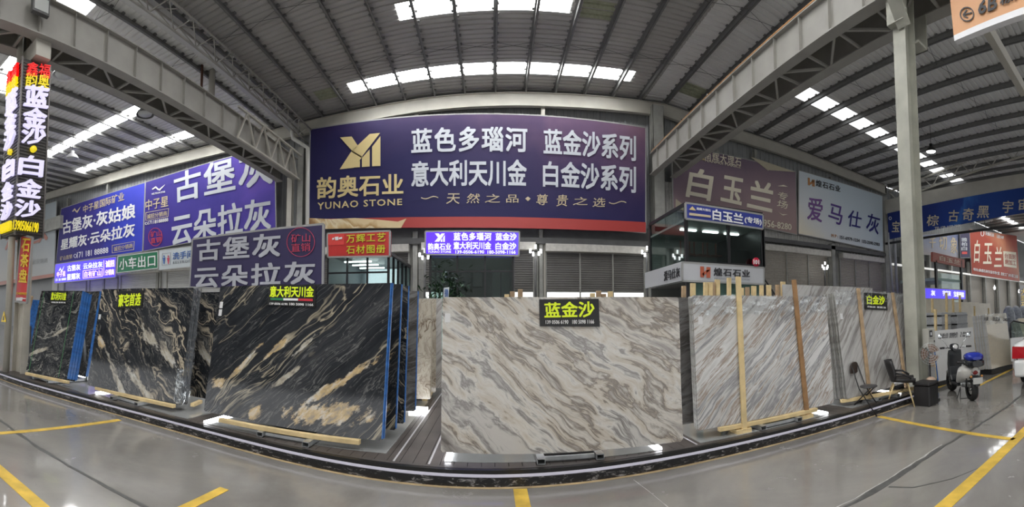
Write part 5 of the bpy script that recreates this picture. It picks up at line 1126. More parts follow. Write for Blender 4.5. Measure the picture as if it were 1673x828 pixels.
# boards on slabs
def slab_board(fr, q, label, rows, P_off=.02, extra=None):
    P = fr.o+fr.n*P_off; t = thing('name_board', label, 'sign', hit((q[0][0]+q[2][0])/2, (q[0][1]+q[2][1])/2, P, fr.n))
    board(MB(), q, P, fr.n, .012).build('board', mat('matt_black_board', (0.012,0.012,0.013), 0.35), t)
    for body, box, m_, b in rows: text(body, box, P, fr.n, m_, t, off=.004, ext=.003, bold=b)
    if extra: extra(P, t)
    return t
slab_board(fE, ((881,489),(978,488),(980,533.5),(882,533)), 'black board with three bright yellow-green characters at top of the centre slab', [('蓝金沙', ((889,494),(971,491.5),(971.5,518),(889.5,519.5)), YG, .035), ('139 0506 6190', ((891.5,523),(928.5,522.5),(928.5,529),(891.5,529)), WL, .02), ('180 5098 1166', ((935,522.5),(970.5,522),(970.5,528.5),(935,529)), WL, .02)])
slab_board(fB, ((192.5,476),(235,474),(231.6,501.5),(190.5,504.4)), 'black board with four tall yellow characters on the second slab from left', [('豪宅首选', ((194.5,480.5),(231.5,478),(229,499),(193,501.5)), YG, .035)])
slab_board(fA, ((83.5,474.5),(110,475),(108,496.5),(81,496)), 'small black board with yellow characters on the far left slab', [('意大利天川金', ((84.5,477),(109,477.5),(107.5,490.5),(83,490)), YG, .035), ('139 0506 6190  180 5098 1166', ((84,492.5),(107,493),(107,495.5),(84,495)), WL, .01)])
GR_, RD_ = mat('flag_green', (0.02,0.2,0.08), 0.4), mat('flag_red', (0.55,0.03,0.05), 0.4)
def flag(P, t):
    shape([((442,486.5),(463,487),(463,490.5),(442,490))], P, fD.n, GR_, t, 'green_band', off=.004, ext=.002); shape([((463,487),(487,487.5),(487,491),(463,490.5))], P, fD.n, WL, t, 'white_band', off=.004, ext=.002); shape([((487,487.5),(511,488),(511,492),(487,491))], P, fD.n, RD_, t, 'red_band', off=.004, ext=.002)
slab_board(fD, ((440,464),(516,466),(515.4,502),(437,498)), 'wide board with yellow characters over a green, white and red band, on the gold-veined slab', [('意大利天川金', ((442,467),(513,467.5),(512.5,485.5),(440.5,485.5)), YG, .035), ('139 0506 6190', ((441,494),(470,495),(470,498.5),(440,497.5)), WL, .03), ('180 5098 1166', ((473,494.5),(512,496),(512,500),(473,498.5)), WL, .03)], extra=flag)
slab_board(fG, ((1412,477.7),(1449.6,479.7),(1450,506.8),(1413,504.8)), 'black board with three yellow characters on the pale slab by the right column', [('白金沙', ((1416,481.5),(1445.5,483.5),(1445.5,498),(1416.5,497)), YG, .035), ('139 0506 6190', ((1417,499.5),(1430,500.3),(1430,503),(1417,502)), WL, .02), ('180 5098 1166', ((1433,500.3),(1447,501),(1447,504),(1433,503)), WL, .02)])
# racks, timber bearers, light plates
MIRR = mat('glossy_platform_plate', (0.42,0.43,0.43), 0.12, 0.3, noise=0.08, nscale=2)
DARKP = mat('under_slab_shade', (0.004,0.004,0.004), 0.9)
def rack(legs, label, fr, depth=1.0, cross=False):
    p, q = [atz(x, y, .20) for x, y in legs]; t = thing('steel_rack', label, 'rack', ((p.x+q.x)/2, (p.y+q.y)/2+.4, DZ))
    yb_ = max(p.y, q.y)
    for g in (p, q):
        mb = MB(); w = .045   # C channel rail, open end to the front
        mb.box(g.x-w, g.y, DZ+.008, g.x-w+.006, g.y+depth, ZB-.062); mb.box(g.x+w-.006, g.y, DZ+.008, g.x+w, g.y+depth, ZB-.062); mb.box(g.x-w, g.y, ZB-.068, g.x+w, g.y+depth, ZB-.06); mb.box(g.x-w, g.y, DZ+.008, g.x+w, g.y+depth, DZ+.014)
        mb.build('rail', GALV, t)
    MB().box(p.x+.05, yb_+.06, ZB-.11, q.x-.05, yb_+.10, ZB-.07).build('cross_bar', GALV, t)
    MB().box(p.x+.05, yb_+.12, DZ+.006, q.x-.05, yb_+depth, ZB-.066).build('shadow_box', DARKP, t)  # black filler painted as the shade under the slab, between the rails
    # A-frame mast hidden behind the slabs
    m_ = (p+q)/2
    for dx in (-.35, .35): MB().bar((m_.x+dx, yb_+depth, DZ+.01), (m_.x+dx, yb_+.75, 1.5), .06, .06).build('mast', GALV, t)
    return t
rack(((54,617),(77,623.5)), 'galvanised rack under the far left slab', fA); rack(((182,650),(222,660)), 'galvanised rack under the second stack from left', fB)
rack(((424,709),(499,726)), 'galvanised rack under the gold-veined black slab', fD); rack(((884.5,754),(981,746)), 'galvanised rack with cross bar under the centre slab', fE)
rack(((1248,699),(1307,685)), 'galvanised rack under the diagonally striped slab', fF); rack(((1438,652),(1468,646)), 'galvanised rack under the pale slab near the right column', fG)
def bearer(p0, p1, label, z=ZB-.03, w=.07, h=.055, m=PINE, y_off=0.0):
    a, b = atz(*p0, z), atz(*p1, z); a.y += y_off; b.y += y_off
    o = MB().bar(a+Vector((0,.03,0)), b+Vector((0,.03,0)), w, h).build('timber_bearer', m, bevel=.004); tag(o, label, 'timber'); return o
bearer((41,610), (110,624.5), 'pale timber bearer under the far left slab'); bearer((155,634), (283,664), 'pale timber bearer under the second stack from left'); bearer((312,662), (326,656), 'short pale timber offcut at the right foot of the second stack')
bearer((357,686), (587,723), 'long pale timber bearer under the gold-veined black slab'); bearer((1176,702), (1336,669), 'pale timber bearer under the diagonally striped slab')
bearer((1376,655.5), (1497,634), 'pale timber bearer under the pale slab near the right column')
for k, (x0, x1_, lab) in enumerate((((31,620), None, 'far left stack'), ((128,645), None, 'second stack from left'), ((333,690), (622,752), 'gold-veined slab'), ((724,757), (1091,740), 'centre slab'), ((1150,727), (1366,678), 'diagonally striped slab'), ((1400,668), (1496,640), 'pale slab near the right column'))):
    a = atz(*x0, DZ).x; b = atz(*x1_, DZ).x if x1_ else a+(1.9 if k == 0 else 2.35)
    yf = max(yk(a), yk(b))+.17
    t = thing('light_plate', 'glossy floor plate with white light bars under the %s' % lab, 'platform light', ((a+b)/2, yf+2, DZ))
    MB().box(a, yf, DZ+.0005, b, yf+3.4, DZ+.006).build('plate', MIRR, t)
    for xx in {0: ((a+.01, a+.075),), 1: ((a+.01, a+.075),), 2: ((a+.01, a+.075),), 3: ((a+.01, a+.075), (b-.075, b-.01)), 4: ((b-.075, b-.01),), 5: ((b-.3, b-.235),)}[k]: MB().box(xx[0], yf+.01, DZ+.007, xx[1], yf+(3.3 if k != 3 else 3.0), DZ+.03).build('light_bar', LED, t)
t = thing('light_bar_fixture', 'short bright light bar on the platform at the aisle behind the gold-veined slab', 'light', atz(683, 675, DZ)); p = atz(683, 675, DZ); MB().box(p.x-.16, p.y, DZ+.001, p.x+.12, p.y+.3, DZ+.05).build('bar', LED, t)
# timber uprights on the striped and pale slabs
def upright(foot, top, fr, label, m=OLDWOOD, foot_block=True, w=.075):
    b = hit(*top, fr.o+fr.n*.03, fr.n); a = hit(foot[0], foot[1]-6, fr.o+fr.n*.03, fr.n); a = a+(a-b)*((a.z-DZ-.03)/(b.z-a.z))
    t = thing('timber_upright', label, 'timber', (a.x, a.y, DZ)); MB().bar(a, b, w, .035, up=fr.n).build('post', m, t, bevel=.003)
    if foot_block: MB().box(a.x-.13, a.y-.03, DZ+.001, a.x+.10, a.y+.16, DZ+.06).build('foot_block', PINE, t)
    return t
upright((1216,702), (1206,452), fF, 'left timber upright against the diagonally striped slab', PINE); upright((1318,676), (1297,457), fF, 'right timber upright against the diagonally striped slab', mat('brown_wood', (0.36,0.20,0.09), 0.7, noise=0.3, nscale=7))
upright((1421,651), (1402,471), fG, 'timber upright left of the board on the pale slab', foot_block=False); upright((1480,636), (1458,478), fG, 'timber upright right of the board on the pale slab', foot_block=False)
mlist = [(828,480.7),(837,476),(850,472.6),(968,479),(978,475),(986,480),(997,476)]
for i, (px_, py_) in enumerate(mlist): p = aty(px_, py_, 5.35); o = MB().bar((p.x, 5.42, DZ), p, .06, .06).build('timber_post', OLDWOOD if i % 3 else PINE, bevel=.003); tag(o, '%s timber post end from left above the centre slab' % ORD[i], 'timber', 'post ends above the centre slab')
for i, (px_, py_) in enumerate([(1117,467),(1132,462.6),(1152.6,461),(1160,461),(1165,461),(1172,456.6),(1191,453.6),(1211,470),(1221,469),(1231.5,467),(1244,466),(1256,465.6),(1270,465),(1279,460)]):
    p = aty(px_, py_, 5.95); o = MB().bar((p.x, 6.05, DZ), p, .06+.015*(i % 2), .06).build('timber_post', PINE if i % 4 else OLDWOOD, bevel=.003); tag(o, '%s timber post end from left above the diagonally striped slab' % ORD[i], 'timber', 'post ends above the striped slab')
# pallet under the deep aisle stack
p = atz(703, 655, DZ); t = thing('pallet', 'low timber pallet under the beige slab deep in the aisle', 'pallet', (p.x-.6, p.y+.3, DZ)); 
for k in range(3): MB().box(p.x-1.4+k*.62, p.y-.02, DZ+.001, p.x-1.3+k*.62, p.y+.7, DZ+.09).build('runner', PINE, t)
MB().box(p.x-1.5, p.y-.02, DZ+.09, p.x, p.y+.7, DZ+.125).build('top_board', PINE, t)
# --- slabs in the right hall
WHT = mat('white_slab_face', (0.66,0.66,0.65), 0.3, noise=0.08, nscale=2.5); CRM = stone('cream_limestone', K(10), [(0,(0.50,0.44,0.34)),(0.5,(0.60,0.54,0.43)),(1,(0.66,0.61,0.52))], 9, (0.55,0.5,0.42), stretch=2, scale=1.0, warp=.3, seed=70., rough=0.12)
CRM2 = mat('cream_slab_face', (0.60,0.54,0.42), 0.35, noise=0.12, nscale=2.0)
fr, L = frame_of((1533,623),(1598,606),(1525,537.5),(1588,537), .12)
a = slab(fr, L, .02, WHT, WEDGE, 'white marker-written slab leaning behind the scooter', 31, BLUEFILM, -1)
MK = mat('marker_ink', (0.05,0.05,0.06), 0.6)
P = fr.o; text('鱼肚白  货少特价', ((1534,545),(1565,542),(1565,551.5),(1534,553)), P, fr.n, MK, a, off=.003, ext=.001) if 0 else None
t2 = thing('marker_writing', 'black handwritten characters on the white slab behind the scooter', 'writing', hit(1550, 547, P+fr.n*.004, fr.n)); text('鱼肚白 货特价', ((1534,545),(1565,542),(1565,551.5),(1534,553)), P, fr.n, MK, t2, off=.003, ext=.001, shear=.2); text('2.8×1.9\n18片', ((1569,542),(1586,541),(1586,550),(1569,551)), P, fr.n, MK, t2, off=.003, ext=.001)
t = thing('steel_rack', 'black base frame under the white marker-written slab', 'rack', fr.o); MB().obox(fr.o+fr.y*.25+Vector((0,0,-.065)), fr.x*(L/2), fr.y*.25, Vector((0,0,.05))).build('base', BLACK, t)
fr, L = frame_of((1620,603),(1654,594),(1602,511),(1651,513), .15)
a = slab(fr, L, .02, CRM, WEDGE, 'large polished cream slab leaning next to the white car', 32)
stack(a, fr, L, 14, .028, 'grey-edged slab packed behind the large polished cream slab', 'slabs packed behind the large cream slab')
t2 = thing('marker_writing', 'black handwritten notes on the film over the cream slab', 'writing', hit(1630, 520, fr.o+fr.n*.02, fr.n))
local_child(filmstrip(fr, -L/2, L/2, fr.len-.28, fr.len+.01, -.008, 26, 5, .008, 19), 'plastic_film', FILM, a)
text('米黄', ((1607,517),(1615,517),(1615,524),(1607,524)), fr.o, fr.n, MK, t2, off=.03, ext=.001, shear=.2); text('白宫米', ((1622,517),(1634,518),(1634,525),(1622,524)), fr.o, fr.n, MK, t2, off=.03, ext=.001, shear=.2); text('240白', ((1639,518),(1650,519),(1650,525),(1639,525)), fr.o, fr.n, MK, t2, off=.03, ext=.001, shear=.2)
t = thing('steel_rack', 'black base frame under the large polished cream slab', 'rack', fr.o); MB().obox(fr.o+fr.y*.3+Vector((0,0,-.08)), fr.x*(L/2), fr.y*.3, Vector((0,0,.065))).build('base', BLACK, t)
for i, (bl, br, tl, tr, lab, m_) in enumerate((((1685,592),(1720,585),(1661,518),(1700,520), 'cream slab cut by the right edge of view, beyond the car', CRM),)):
    fr, L = frame_of(bl, br, tl, tr, .15); a = slab(fr, L, .02, m_, WEDGE, lab, 40+i); stack(a, fr, L, 10, .028, 'grey-edged slab behind the rightmost cream slab', 'slabs behind the rightmost cream slab')
for i, (px_, py_, L, h, y, lab) in enumerate(((1500, 0, 3.2, 2.05, 8.2, 'tall cream slab with timber uprights behind the white slab, left one'), (1560, 0, 3.4, 1.98, 9.4, 'long cream slab behind the strapped bundles in the right hall'), (1590, 0, 3.2, 1.95, 10.6, 'cream slab farther back in the right hall'))):
    p = aty(px_, 500, y); o_ = Vector((p.x+L/2, y, .15)); f = Frame(o_, (1,0,0), Vector((0,1,0)), .2, h); slab(f, L, .02, CRM2, CREAMEDGE, lab, 50+i)
for i, (x0_, x1_) in enumerate(((1538,1553),(1563,1580))):
    y = 6.6; p, q = aty(x0_, 511, y), aty(x1_, 511, y); t = thing('slab_bundle', ('strapped grey bundle of slabs end-on, left one' if i == 0 else 'strapped grey bundle of slabs end-on, right one'), 'slab bundle', ((p.x+q.x)/2, y+.5, .1))
    n = 7; w = (q.x-p.x)/n
    for k in range(n): MB().box(p.x+k*w+.004, y, .1, p.x+(k+1)*w-.004, y+1.8, p.z+R_.uniform(-.02,.02)).build('slab', WEDGE, t)
    for zz in (p.z-.12, p.z-.42): MB().box(p.x-.01, y-.01, zz, q.x+.01, y+1.0, zz+.05).build('strap', BLACK, t)
    MB().box(p.x-.02, y, .0, q.x+.02, y+1.8, .1).build('bearer', OLDWOOD, t)
for i, (px_, py_, y) in enumerate(((1523,487,7.6),(1546,478,7.2),(1557,487,7.3),(1568,482,7.0),(1546,513,6.3),(1592,500,9),(1615,503,9.5),(1528,505,6.4))):
    p = aty(px_, py_, y); o = MB().bar((p.x+.02, y+.05, 0), p, .075, .07).build('timber_post', PINE, bevel=.003); tag(o, ['timber post nearest the big column at the right hall slabs','tall timber post left of the first strapped bundle','timber post just right of the first strapped bundle','timber post before the second strapped bundle','low timber post in front of the first strapped bundle','timber post left of the large cream slab','timber post above the large cream slab','low timber post beside the electric box'][i], 'timber', 'posts among the right hall slabs')
# lumpy goods under film at the far right back
for k, (px_, y) in enumerate(((1648,10.5),(1660,10.5),(1672,10.2))):
    p = aty(px_, 512, y); o = MB().ball((p.x, y, .95), .5, .5, .95, 12, 8).build('wrapped_bundle', mat('blue_grey_wrap', (0.36,0.39,0.44), 0.4, noise=0.4, nscale=6)); tag(o, ('left','middle','right')[k]+' one of the blue-grey film-wrapped bundles at the far right', 'bundle', 'wrapped bundles at the far right')
# blue crate and black rack left of the leftmost slab
t = thing('blue_edged_slab_rack', 'upright blue-edged slabs in a black stand between the left column and first slab', 'rack', atz(38, 608, DZ)); p = aty(49, 540, 5.6)
for k in range(4): MB().box(p.x-.25+k*.09, 5.55, .25, p.x-.19+k*.09, 7.0, 2.0).build('slab', BLUEFILM, t)
MB().box(p.x-.35, 5.5, DZ, p.x+.2, 5.54, 1.25).build('stand', BLACK, t)
tl_ = aty(48, 512, 5.5); o = MB().bar((tl_.x-.1, 5.45, 1.3), (tl_.x+.12, 5.5, 2.1), .07, .05).build('timber_post', OLDWOOD); tag(o, 'short brown timber leaning above the black stand at far left', 'timber')
# ================================================================ CHAIRS, FAN, SCOOTER, CAR, LAMPS
def superloft(mb, secs, n=16, mi=0, p=2.6, axis='x'):
    """closed body lofted through superellipse sections (x, zc, ry, rz, yc)"""
    k = len(mb.v)
    for (x, zc, ry, rz, *yc) in secs:
        yc = yc[0] if yc else 0
        for j in range(n):
            t = 2*pi*j/n; c_, s_ = cos(t), sin(t)
            mb.v.append(Vector((x, yc+ry*math.copysign(abs(c_)**(2/p), c_), zc+rz*math.copysign(abs(s_)**(2/p), s_))))
    m = len(secs)
    for i in range(m-1):
        for j in range(n): mb.f.append([k+i*n+j, k+i*n+(j+1)%n, k+(i+1)*n+(j+1)%n, k+(i+1)*n+j]); mb.m.append(mi); mb.sm.append(True)
    mb.f.append([k+j for j in range(n)]); mb.m.append(mi); mb.sm.append(False); mb.f.append([k+(m-1)*n+j for j in range(n)][::-1]); mb.m.append(mi); mb.sm.append(False)
    return mb
BLKM = mat('black_metal_tube', (0.02,0.02,0.022), 0.35, 0.3); BLKL = mat('black_leather', (0.018,0.017,0.018), 0.42, bump=0.15, bscale=90); CHR_ = mat('chrome', (0.75,0.75,0.77), 0.12, 1.0); RUB = mat('black_rubber', (0.012,0.012,0.012), 0.7, bump=0.4, bscale=120)
# --- folding chair, front feet on the floor and rear feet on the platform
p = atz(1433, 677, 0); th = radians(-52)
t = thing('folding_chair', 'thin black folding chair with small round backrest, straddling the kerb', 'chair', (0,0,0), local=True)
for s in (-.15, .15):
    MB().tube([(s, -.24, 0), (s*.98, .10, .44), (s*.85, .26, .86)], .011, 8).build('long_leg', BLKM, t)
    MB().tube([(s*.92, .23, DZ), (s*.9, -.12, .46)], .011, 8).build('short_leg', BLKM, t)
MB().tube([(-.15, -.22, .04), (.15, -.22, .04)], .009, 6).build('foot_bar', BLKM, t); MB().tube([(-.14, .205, DZ+.03), (.14, .205, DZ+.03)], .009, 6).build('foot_bar', BLKM, t)
mb = MB(); mb.lathe((0, -.03, .455), [(.0001, .035), (.13, .035), (.165, .025), (.17, .01), (.15, 0), (.0001, 0)], 20); 
for v in mb.v: v.x *= 1.05
mb.build('seat', mat('dark_seat_pad', (0.05,0.048,0.05), 0.4), t)
mb = MB(); prof_ = [(-.17,.70),(-.185,.76),(-.16,.83),(-.09,.875),(0,.885),(.09,.875),(.16,.83),(.185,.76),(.17,.70),(0,.685)]
mb.prism([(x, .235+.06*(z-.7), z) for x, z in prof_], (0, .03, 0)).build('backrest', mat('dark_brown_pad', (0.045,0.03,0.025), 0.45), t, bevel=.006)
t.location = (5.61, 4.60, 0); t.rotation_euler = (0, 0, radians(16)); t.scale = (.92, .9, 1)
# --- shell chair with timber legs
p = atz(1485, 663, 0)
t = thing('shell_chair', 'black quilted shell armchair on splayed timber legs near the right column', 'chair', (0,0,0), local=True)
for sx, fy, zb2 in ((-.21, -.22, 0), (.21, -.22, 0), (-.2, .24, DZ), (.2, .24, DZ)):
    MB().tube([(sx, fy, zb2), (sx*.6, fy*.55, .41)], [.011, .018], 8).build('leg', PINE, t)
for a, b in (((-.16,-.16,.2),(.13,.15,.36)), ((.16,-.16,.2),(-.13,.15,.36)), ((-.15,.17,.22),(-.12,-.13,.36)), ((.15,.17,.22),(.12,-.13,.36))): MB().tube([a, b], .005, 5).build('wire_brace', BLKM, t)
mb = MB(); vs = []; NU, NV = 12, 12
for j in range(NV+1):
    v = j/NV
    for i in range(NU+1):
        u = i/NU*2-1
        if v < .5: y = -.26+v*2*.44; z = .44-.03*(1-(v*2-.3)**2); w = .25-.02*(1-v*2)
        else: y = .18+.09*((v-.5)*2)+.03*sin((v-.5)*pi); z = .44+(v-.5)*2*.40; w = .25-.05*((v-.5)*2)**2
        z2 = z+(abs(u)**2.5)*(.07 if v < .55 else 0); y2 = y-(abs(u)**2)*(.13*min(1, max(0, (v-.35)*2.5)))
        vs.append((u*w, y2, z2))
mb.add(vs, [(j*(NU+1)+i, j*(NU+1)+i+1, (j+1)*(NU+1)+i+1, (j+1)*(NU+1)+i) for j in range(NV) for i in range(NU)], 0, True)
o = mb.build('seat_shell', BLKL, t); md = o.modifiers.new('thickness', 'SOLIDIFY'); md.thickness = .04; md.offset = 1
MB().tube([(-.20,.12,.62),(-.26,-.05,.60),(-.24,-.18,.52)], .02, 8).build('armrest', BLKL, t); MB().tube([(.20,.12,.62),(.26,-.05,.60),(.24,-.18,.52)], .02, 8).build('armrest', BLKL, t)
mb = MB(); superloft(mb, [(-.2,.475,.15,.02,-.04),(0,.48,.2,.035,-.04),(.2,.475,.15,.02,-.04)]); mb.build('cushion', BLKL, t)
t.location = (p.x, p.y+.16, 0); t.rotation_euler = (0, 0, radians(38))
# --- storage stool
p = atz(1505, 665, 0)
t = thing('storage_stool', 'black boxy leather storage stool on the floor between shell chair and scooter', 'stool', (p.x+.22, p.y+.02, 0)); cx, cy_ = p.x+.22, p.y+.02
def rb(x0, y0, z0, x1, y1, z1, nm, m, bev=.02): return MB().box(x0, y0, z0, x1, y1, z1).build(nm, m, t, bevel=bev)
rb(cx-.17, cy_-.17, .0, cx+.17, cy_+.17, .36, 'body', BLKL); rb(cx-.185, cy_-.185, .365, cx+.185, cy_+.185, .43, 'lid', BLKL, .03)
# --- pedestal fan
p = atz(1522, 657, 0); p.x += .16; p.y += .10; fc = aty(1514, 579, p.y-.05)
t = thing('pedestal_fan', 'pedestal fan with amber blades in a wire cage in front of the right column', 'fan', (p.x, p.y, 0))
MB().lathe((p.x, p.y, 0), [(.0001,.03),(.17,.02),(.18,0),(.0001,0)], 20).build('base', BLACK, t); MB().tube([(p.x,p.y,.02),(p.x,p.y,.55),(p.x,p.y,fc.z)], [.018,.016,.03]).build('pole', BLACK, t)
ax = Vector((-.75,-.6,.05)).normalized(); fcen = Vector((p.x, p.y, fc.z))+ax*.12
MB().lathe(fcen-ax*.05, [(.0001,-.12),(.05,-.11),(.065,-.02),(.03,.0)], 12, axis=ax).build('motor_housing', BLACK, t)
sa = ax.cross(Vector((0,0,1))).normalized(); sb = sa.cross(ax)
for k in range(4): MB().tube([fcen+(sa*cos(a_)+sb*sin(a_))*(.07+.045*k)+ax*(.05-.0035*k*k) for a_ in [2*pi*i/24 for i in range(25)]], .004, 4).build('cage_ring', GALV, t)
for k in range(16): a_ = 2*pi*k/16; MB().tube([fcen+ax*.055, fcen+(sa*cos(a_)+sb*sin(a_))*.2+ax*.02, fcen+(sa*cos(a_)+sb*sin(a_))*.205-ax*.02, fcen-ax*.05], .0022, 4).build('cage_wire', GALV, t)
for k in range(3):
    mb = MB(); vs = []
    for i in range(7):
        for j in range(4): r_ = .03+.15*j/3; a_ = 2*pi*k/3+(i/6-.5)*1.5; vs.append(fcen+(sa*cos(a_)+sb*sin(a_))*r_+ax*(.025*(i/6-.5)))
    mb.add(vs, [(i*4+j, i*4+j+1, (i+1)*4+j+1, (i+1)*4+j) for i in range(6) for j in range(3)], 0, True); mb.build('blade', mat('amber_blade', (0.22,0.14,0.10), 0.3), t)
# helmet hung on the fan pole
hc = aty(1521, 624, p.y-.08); t = thing('helmet', 'beige round helmet hanging low on the fan pole', 'helmet', hc)
mb = MB(); prof_ = [(.0001,.10),(.05,.095),(.09,.065),(.105,.02),(.105,-.04),(.095,-.05),(.0001,-.045)]; mb.lathe(hc, prof_, 16, axis=(0,0,1)); mb.build('shell', mat('beige_shell', (0.42,0.30,0.22), 0.35), t); MB().tube([hc+Vector((-.1,-.02,-.04)), hc+Vector((0,-.08,-.11)), hc+Vector((.1,-.02,-.04))], .006, 6).build('strap', BLACK, t)
# --- electric box on the column
a, b = aty(1511, 537, 4.43), aty(1523.5, 566, 4.43)
t = thing('meter_box', 'grey electric box with dark display on the right column', 'box', ((a.x+b.x)/2, 4.43, b.z)); MB().box(a.x, 4.36, b.z, b.x, 4.5, a.z).build('case', mat('box_grey', (0.48,0.47,0.42), 0.5), t, bevel=.006)
w_ = b.x-a.x; h_ = a.z-b.z; MB().box(a.x+w_*.2, 4.354, b.z+h_*.55, a.x+w_*.6, 4.362, b.z+h_*.9).build('display', BLACK, t); MB().box(a.x+w_*.32, 4.35, b.z+h_*.64, a.x+w_*.48, 4.356, b.z+h_*.8).build('socket', WHITE, t); MB().box(a.x+w_*.1, 4.354, b.z+h_*.47, b.x-w_*.1, 4.36, b.z+h_*.485).build('door_seam', DSTEEL, t); MB().box(b.x-w_*.2, 4.35, b.z+h_*.25, b.x-w_*.1, 4.362, b.z+h_*.35).build('latch', BLACK, t)
MB().tube([((a.x+b.x)/2, 4.47, b.z), ((a.x+b.x)/2+.02, 4.47, .9), ((a.x+b.x)/2, 4.47, .1)], .012, 6).build('conduit', GALV, t)
# --- scooter
SW = mat('white_scooter_plastic', (0.66,0.65,0.62), 0.25); SB = mat('black_scooter_plastic', (0.02,0.022,0.025), 0.25); SBL = mat('blue_lid', (0.02,0.035,0.30), 0.18)
t = thing('scooter', 'white and black electric scooter with blue top box parked by the white slab', 'scooter', (0,0,0), local=True)
def wheel(cx, r, nm):
    w = MB(); w.lathe((cx, -.055, r), [(r*.62,0),(r*.9,-.01),(r,.03),(r,.08),(r*.9,.12),(r*.62,.11)], 28, axis=(0,1,0)); o = w.build(nm, RUB, t)
    h = MB(); h.lathe((cx, -.05, r), [(.0001,0),(r*.3,0),(r*.62,.03),(r*.62,.07),(r*.3,.10),(.0001,.10)], 20, axis=(0,1,0)); h.build('rim', CHR_, o); return o
wheel(-.56, .225, 'rear_wheel'); wheel(.66, .225, 'front_wheel')
mb = MB(); superloft(mb, [(-.80,.64,.06,.05),(-.74,.60,.13,.10),(-.60,.56,.17,.15),(-.40,.55,.18,.17),(-.20,.50,.17,.17),(-.05,.40,.14,.13),(.02,.33,.12,.07)], 20); mb.build('rear_body', SW, t)
mb = MB(); superloft(mb, [(-.74,.37,.035,.04),(-.56,.33,.08,.06),(-.30,.30,.09,.08),(-.12,.27,.08,.07)], 12); mb.build('motor_cover', mat('silver_cover', (0.45,0.46,0.47), 0.3, 0.6), t)
MB().box(-.10, -.14, .23, .36, .14, .29).build('footboard', SB, t, bevel=.02)
mb = MB(); superloft(mb, [(-.62,.74,.10,.03),(-.45,.755,.14,.045),(-.15,.74,.14,.05),(.02,.72,.10,.04)], 14); mb.build('seat', BLKL, t)
mb = MB(); sec = [(.22,.30),(.36,.26),(.46,.40),(.49,.65),(.44,.88),(.36,.98),(.34,.86),(.36,.6),(.30,.42)]
mb.prism([(x, -.16, z) for x, z in sec], (0, .32, 0)); mb.build('leg_shield', SB, t, bevel=.03)
mb = MB(); superloft(mb, [(.40,.70,.12,.16),(.48,.72,.15,.2),(.56,.70,.10,.16),(.60,.66,.04,.08)], 16); mb.build('front_cowl', SW, t)
mb = MB(); superloft(mb, [(.44,.47,.06,.03),(.62,.50,.075,.05),(.82,.42,.07,.04),(.88,.34,.05,.02)], 12); mb.build('front_mudguard', SW, t)
for s in (-.075, .075): MB().tube([(.62, s, .23), (.50, s, .6), (.42, s*.6, .9)], .018, 8).build('fork', CHR_, t)
mb = MB(); superloft(mb, [(.30,.99,.07,.05),(.36,1.02,.10,.075),(.44,1.02,.10,.075),(.50,1.0,.06,.05)], 14); mb.build('headset', SB, t)
MB().lathe((.31, 0, 1.03), [(.0001,.01),(.055,.01),(.065,0),(.055,-.01)], 18, axis=(-.85,0,.5)).build('speedometer', CHR_, t); MB().lathe((.305, 0, 1.033), [(.0001,.014),(.048,.014)], 16, axis=(-.85,0,.5)).build('dial', mat('dial_face', (0.5,0.5,0.48), 0.3), t)
MB().tube([(.36,-.12,1.0),(.35,-.22,1.02),(.28,-.34,1.02)], .011, 8).build('handlebar', CHR_, t); MB().tube([(.36,.12,1.0),(.35,.22,1.02),(.28,.34,1.02)], .011, 8).build('handlebar', CHR_, t)
for s in (-1, 1):
    MB().tube([(.32,s*.26,1.02),(.275,s*.37,1.02)], .02, 10).build('grip', RUB, t); MB().tube([(.36,s*.18,1.0),(.33,s*.34,.99)], .006, 6).build('brake_lever', CHR_, t)
    st = MB().tube([(.36,s*.16,1.02),(.37,s*.22,1.12),(.35,s*.31,1.24)], .006, 6).build('mirror_stalk', CHR_, t)
    m_ = MB(); m_.lathe((.35, s*.34, 1.27), [(.0001,.012),(.05,.01),(.055,0),(.03,-.015),(.0001,-.02)], 16, axis=(-1,0,.1)); m_.build('mirror', mat('mirror_glass', (0.8,0.85,0.88), 0.05, 1.0), t)
mb = MB(); superloft(mb, [(-.93,.78,.10,.055),(-.88,.78,.165,.075),(-.72,.78,.185,.08),(-.56,.78,.165,.075),(-.52,.78,.10,.055)], 20, p=3.5); mb.build('top_box_base', SB, t)
mb = MB(); superloft(mb, [(-.92,.88,.09,.03),(-.87,.89,.155,.075),(-.72,.90,.175,.095),(-.57,.89,.155,.075),(-.53,.88,.09,.03)], 20, p=3); mb.build('top_box_lid', SBL, t)
MB().box(-.945,-.03,.80,-.925,.03,.85).build('lock', SB, t); MB().bar((-.75,0,.70),(-.45,0,.66),.2,.03).build('rear_rack', BLKM, t)
MB().lathe((-.78, 0, .60), [(.0001,.03),(.05,.02),(.06,0)], 16, axis=(-1,0,.15)).build('tail_light', mat('tail_lamp_red', (0.25,0.03,0.03), 0.2), t); MB().tube([(-.79,.075*cos(a_),.60+.06*sin(a_)) for a_ in [2*pi*i/18 for i in range(19)]], .007, 6).build('lamp_ring', CHR_, t)
mb = MB(); superloft(mb, [(-.90,.36,.05,.03),(-.86,.43,.085,.04),(-.74,.49,.10,.05),(-.55,.50,.10,.05)], 12); mb.build('rear_mudguard', SB, t)
MB().obox((-.905,0,.44), (.006,0,.002), (0,.10,0), (-.01,0,.06)).build('number_plate', mat('plate_pale', (0.5,0.5,0.48), 0.4), t)
for s in (-.12, .12): MB().tube([(-.56,s,.24),(-.62,s,.52)], .02, 8).build('shock_absorber', BLKM, t); MB().lathe((-.84, s*.95, .52), [(.0001,.025),(.022,.02),(.025,0)], 10, axis=(-1,0,0)).build('indicator', mat('amber_lens', (0.5,0.2,0.03), 0.3), t)
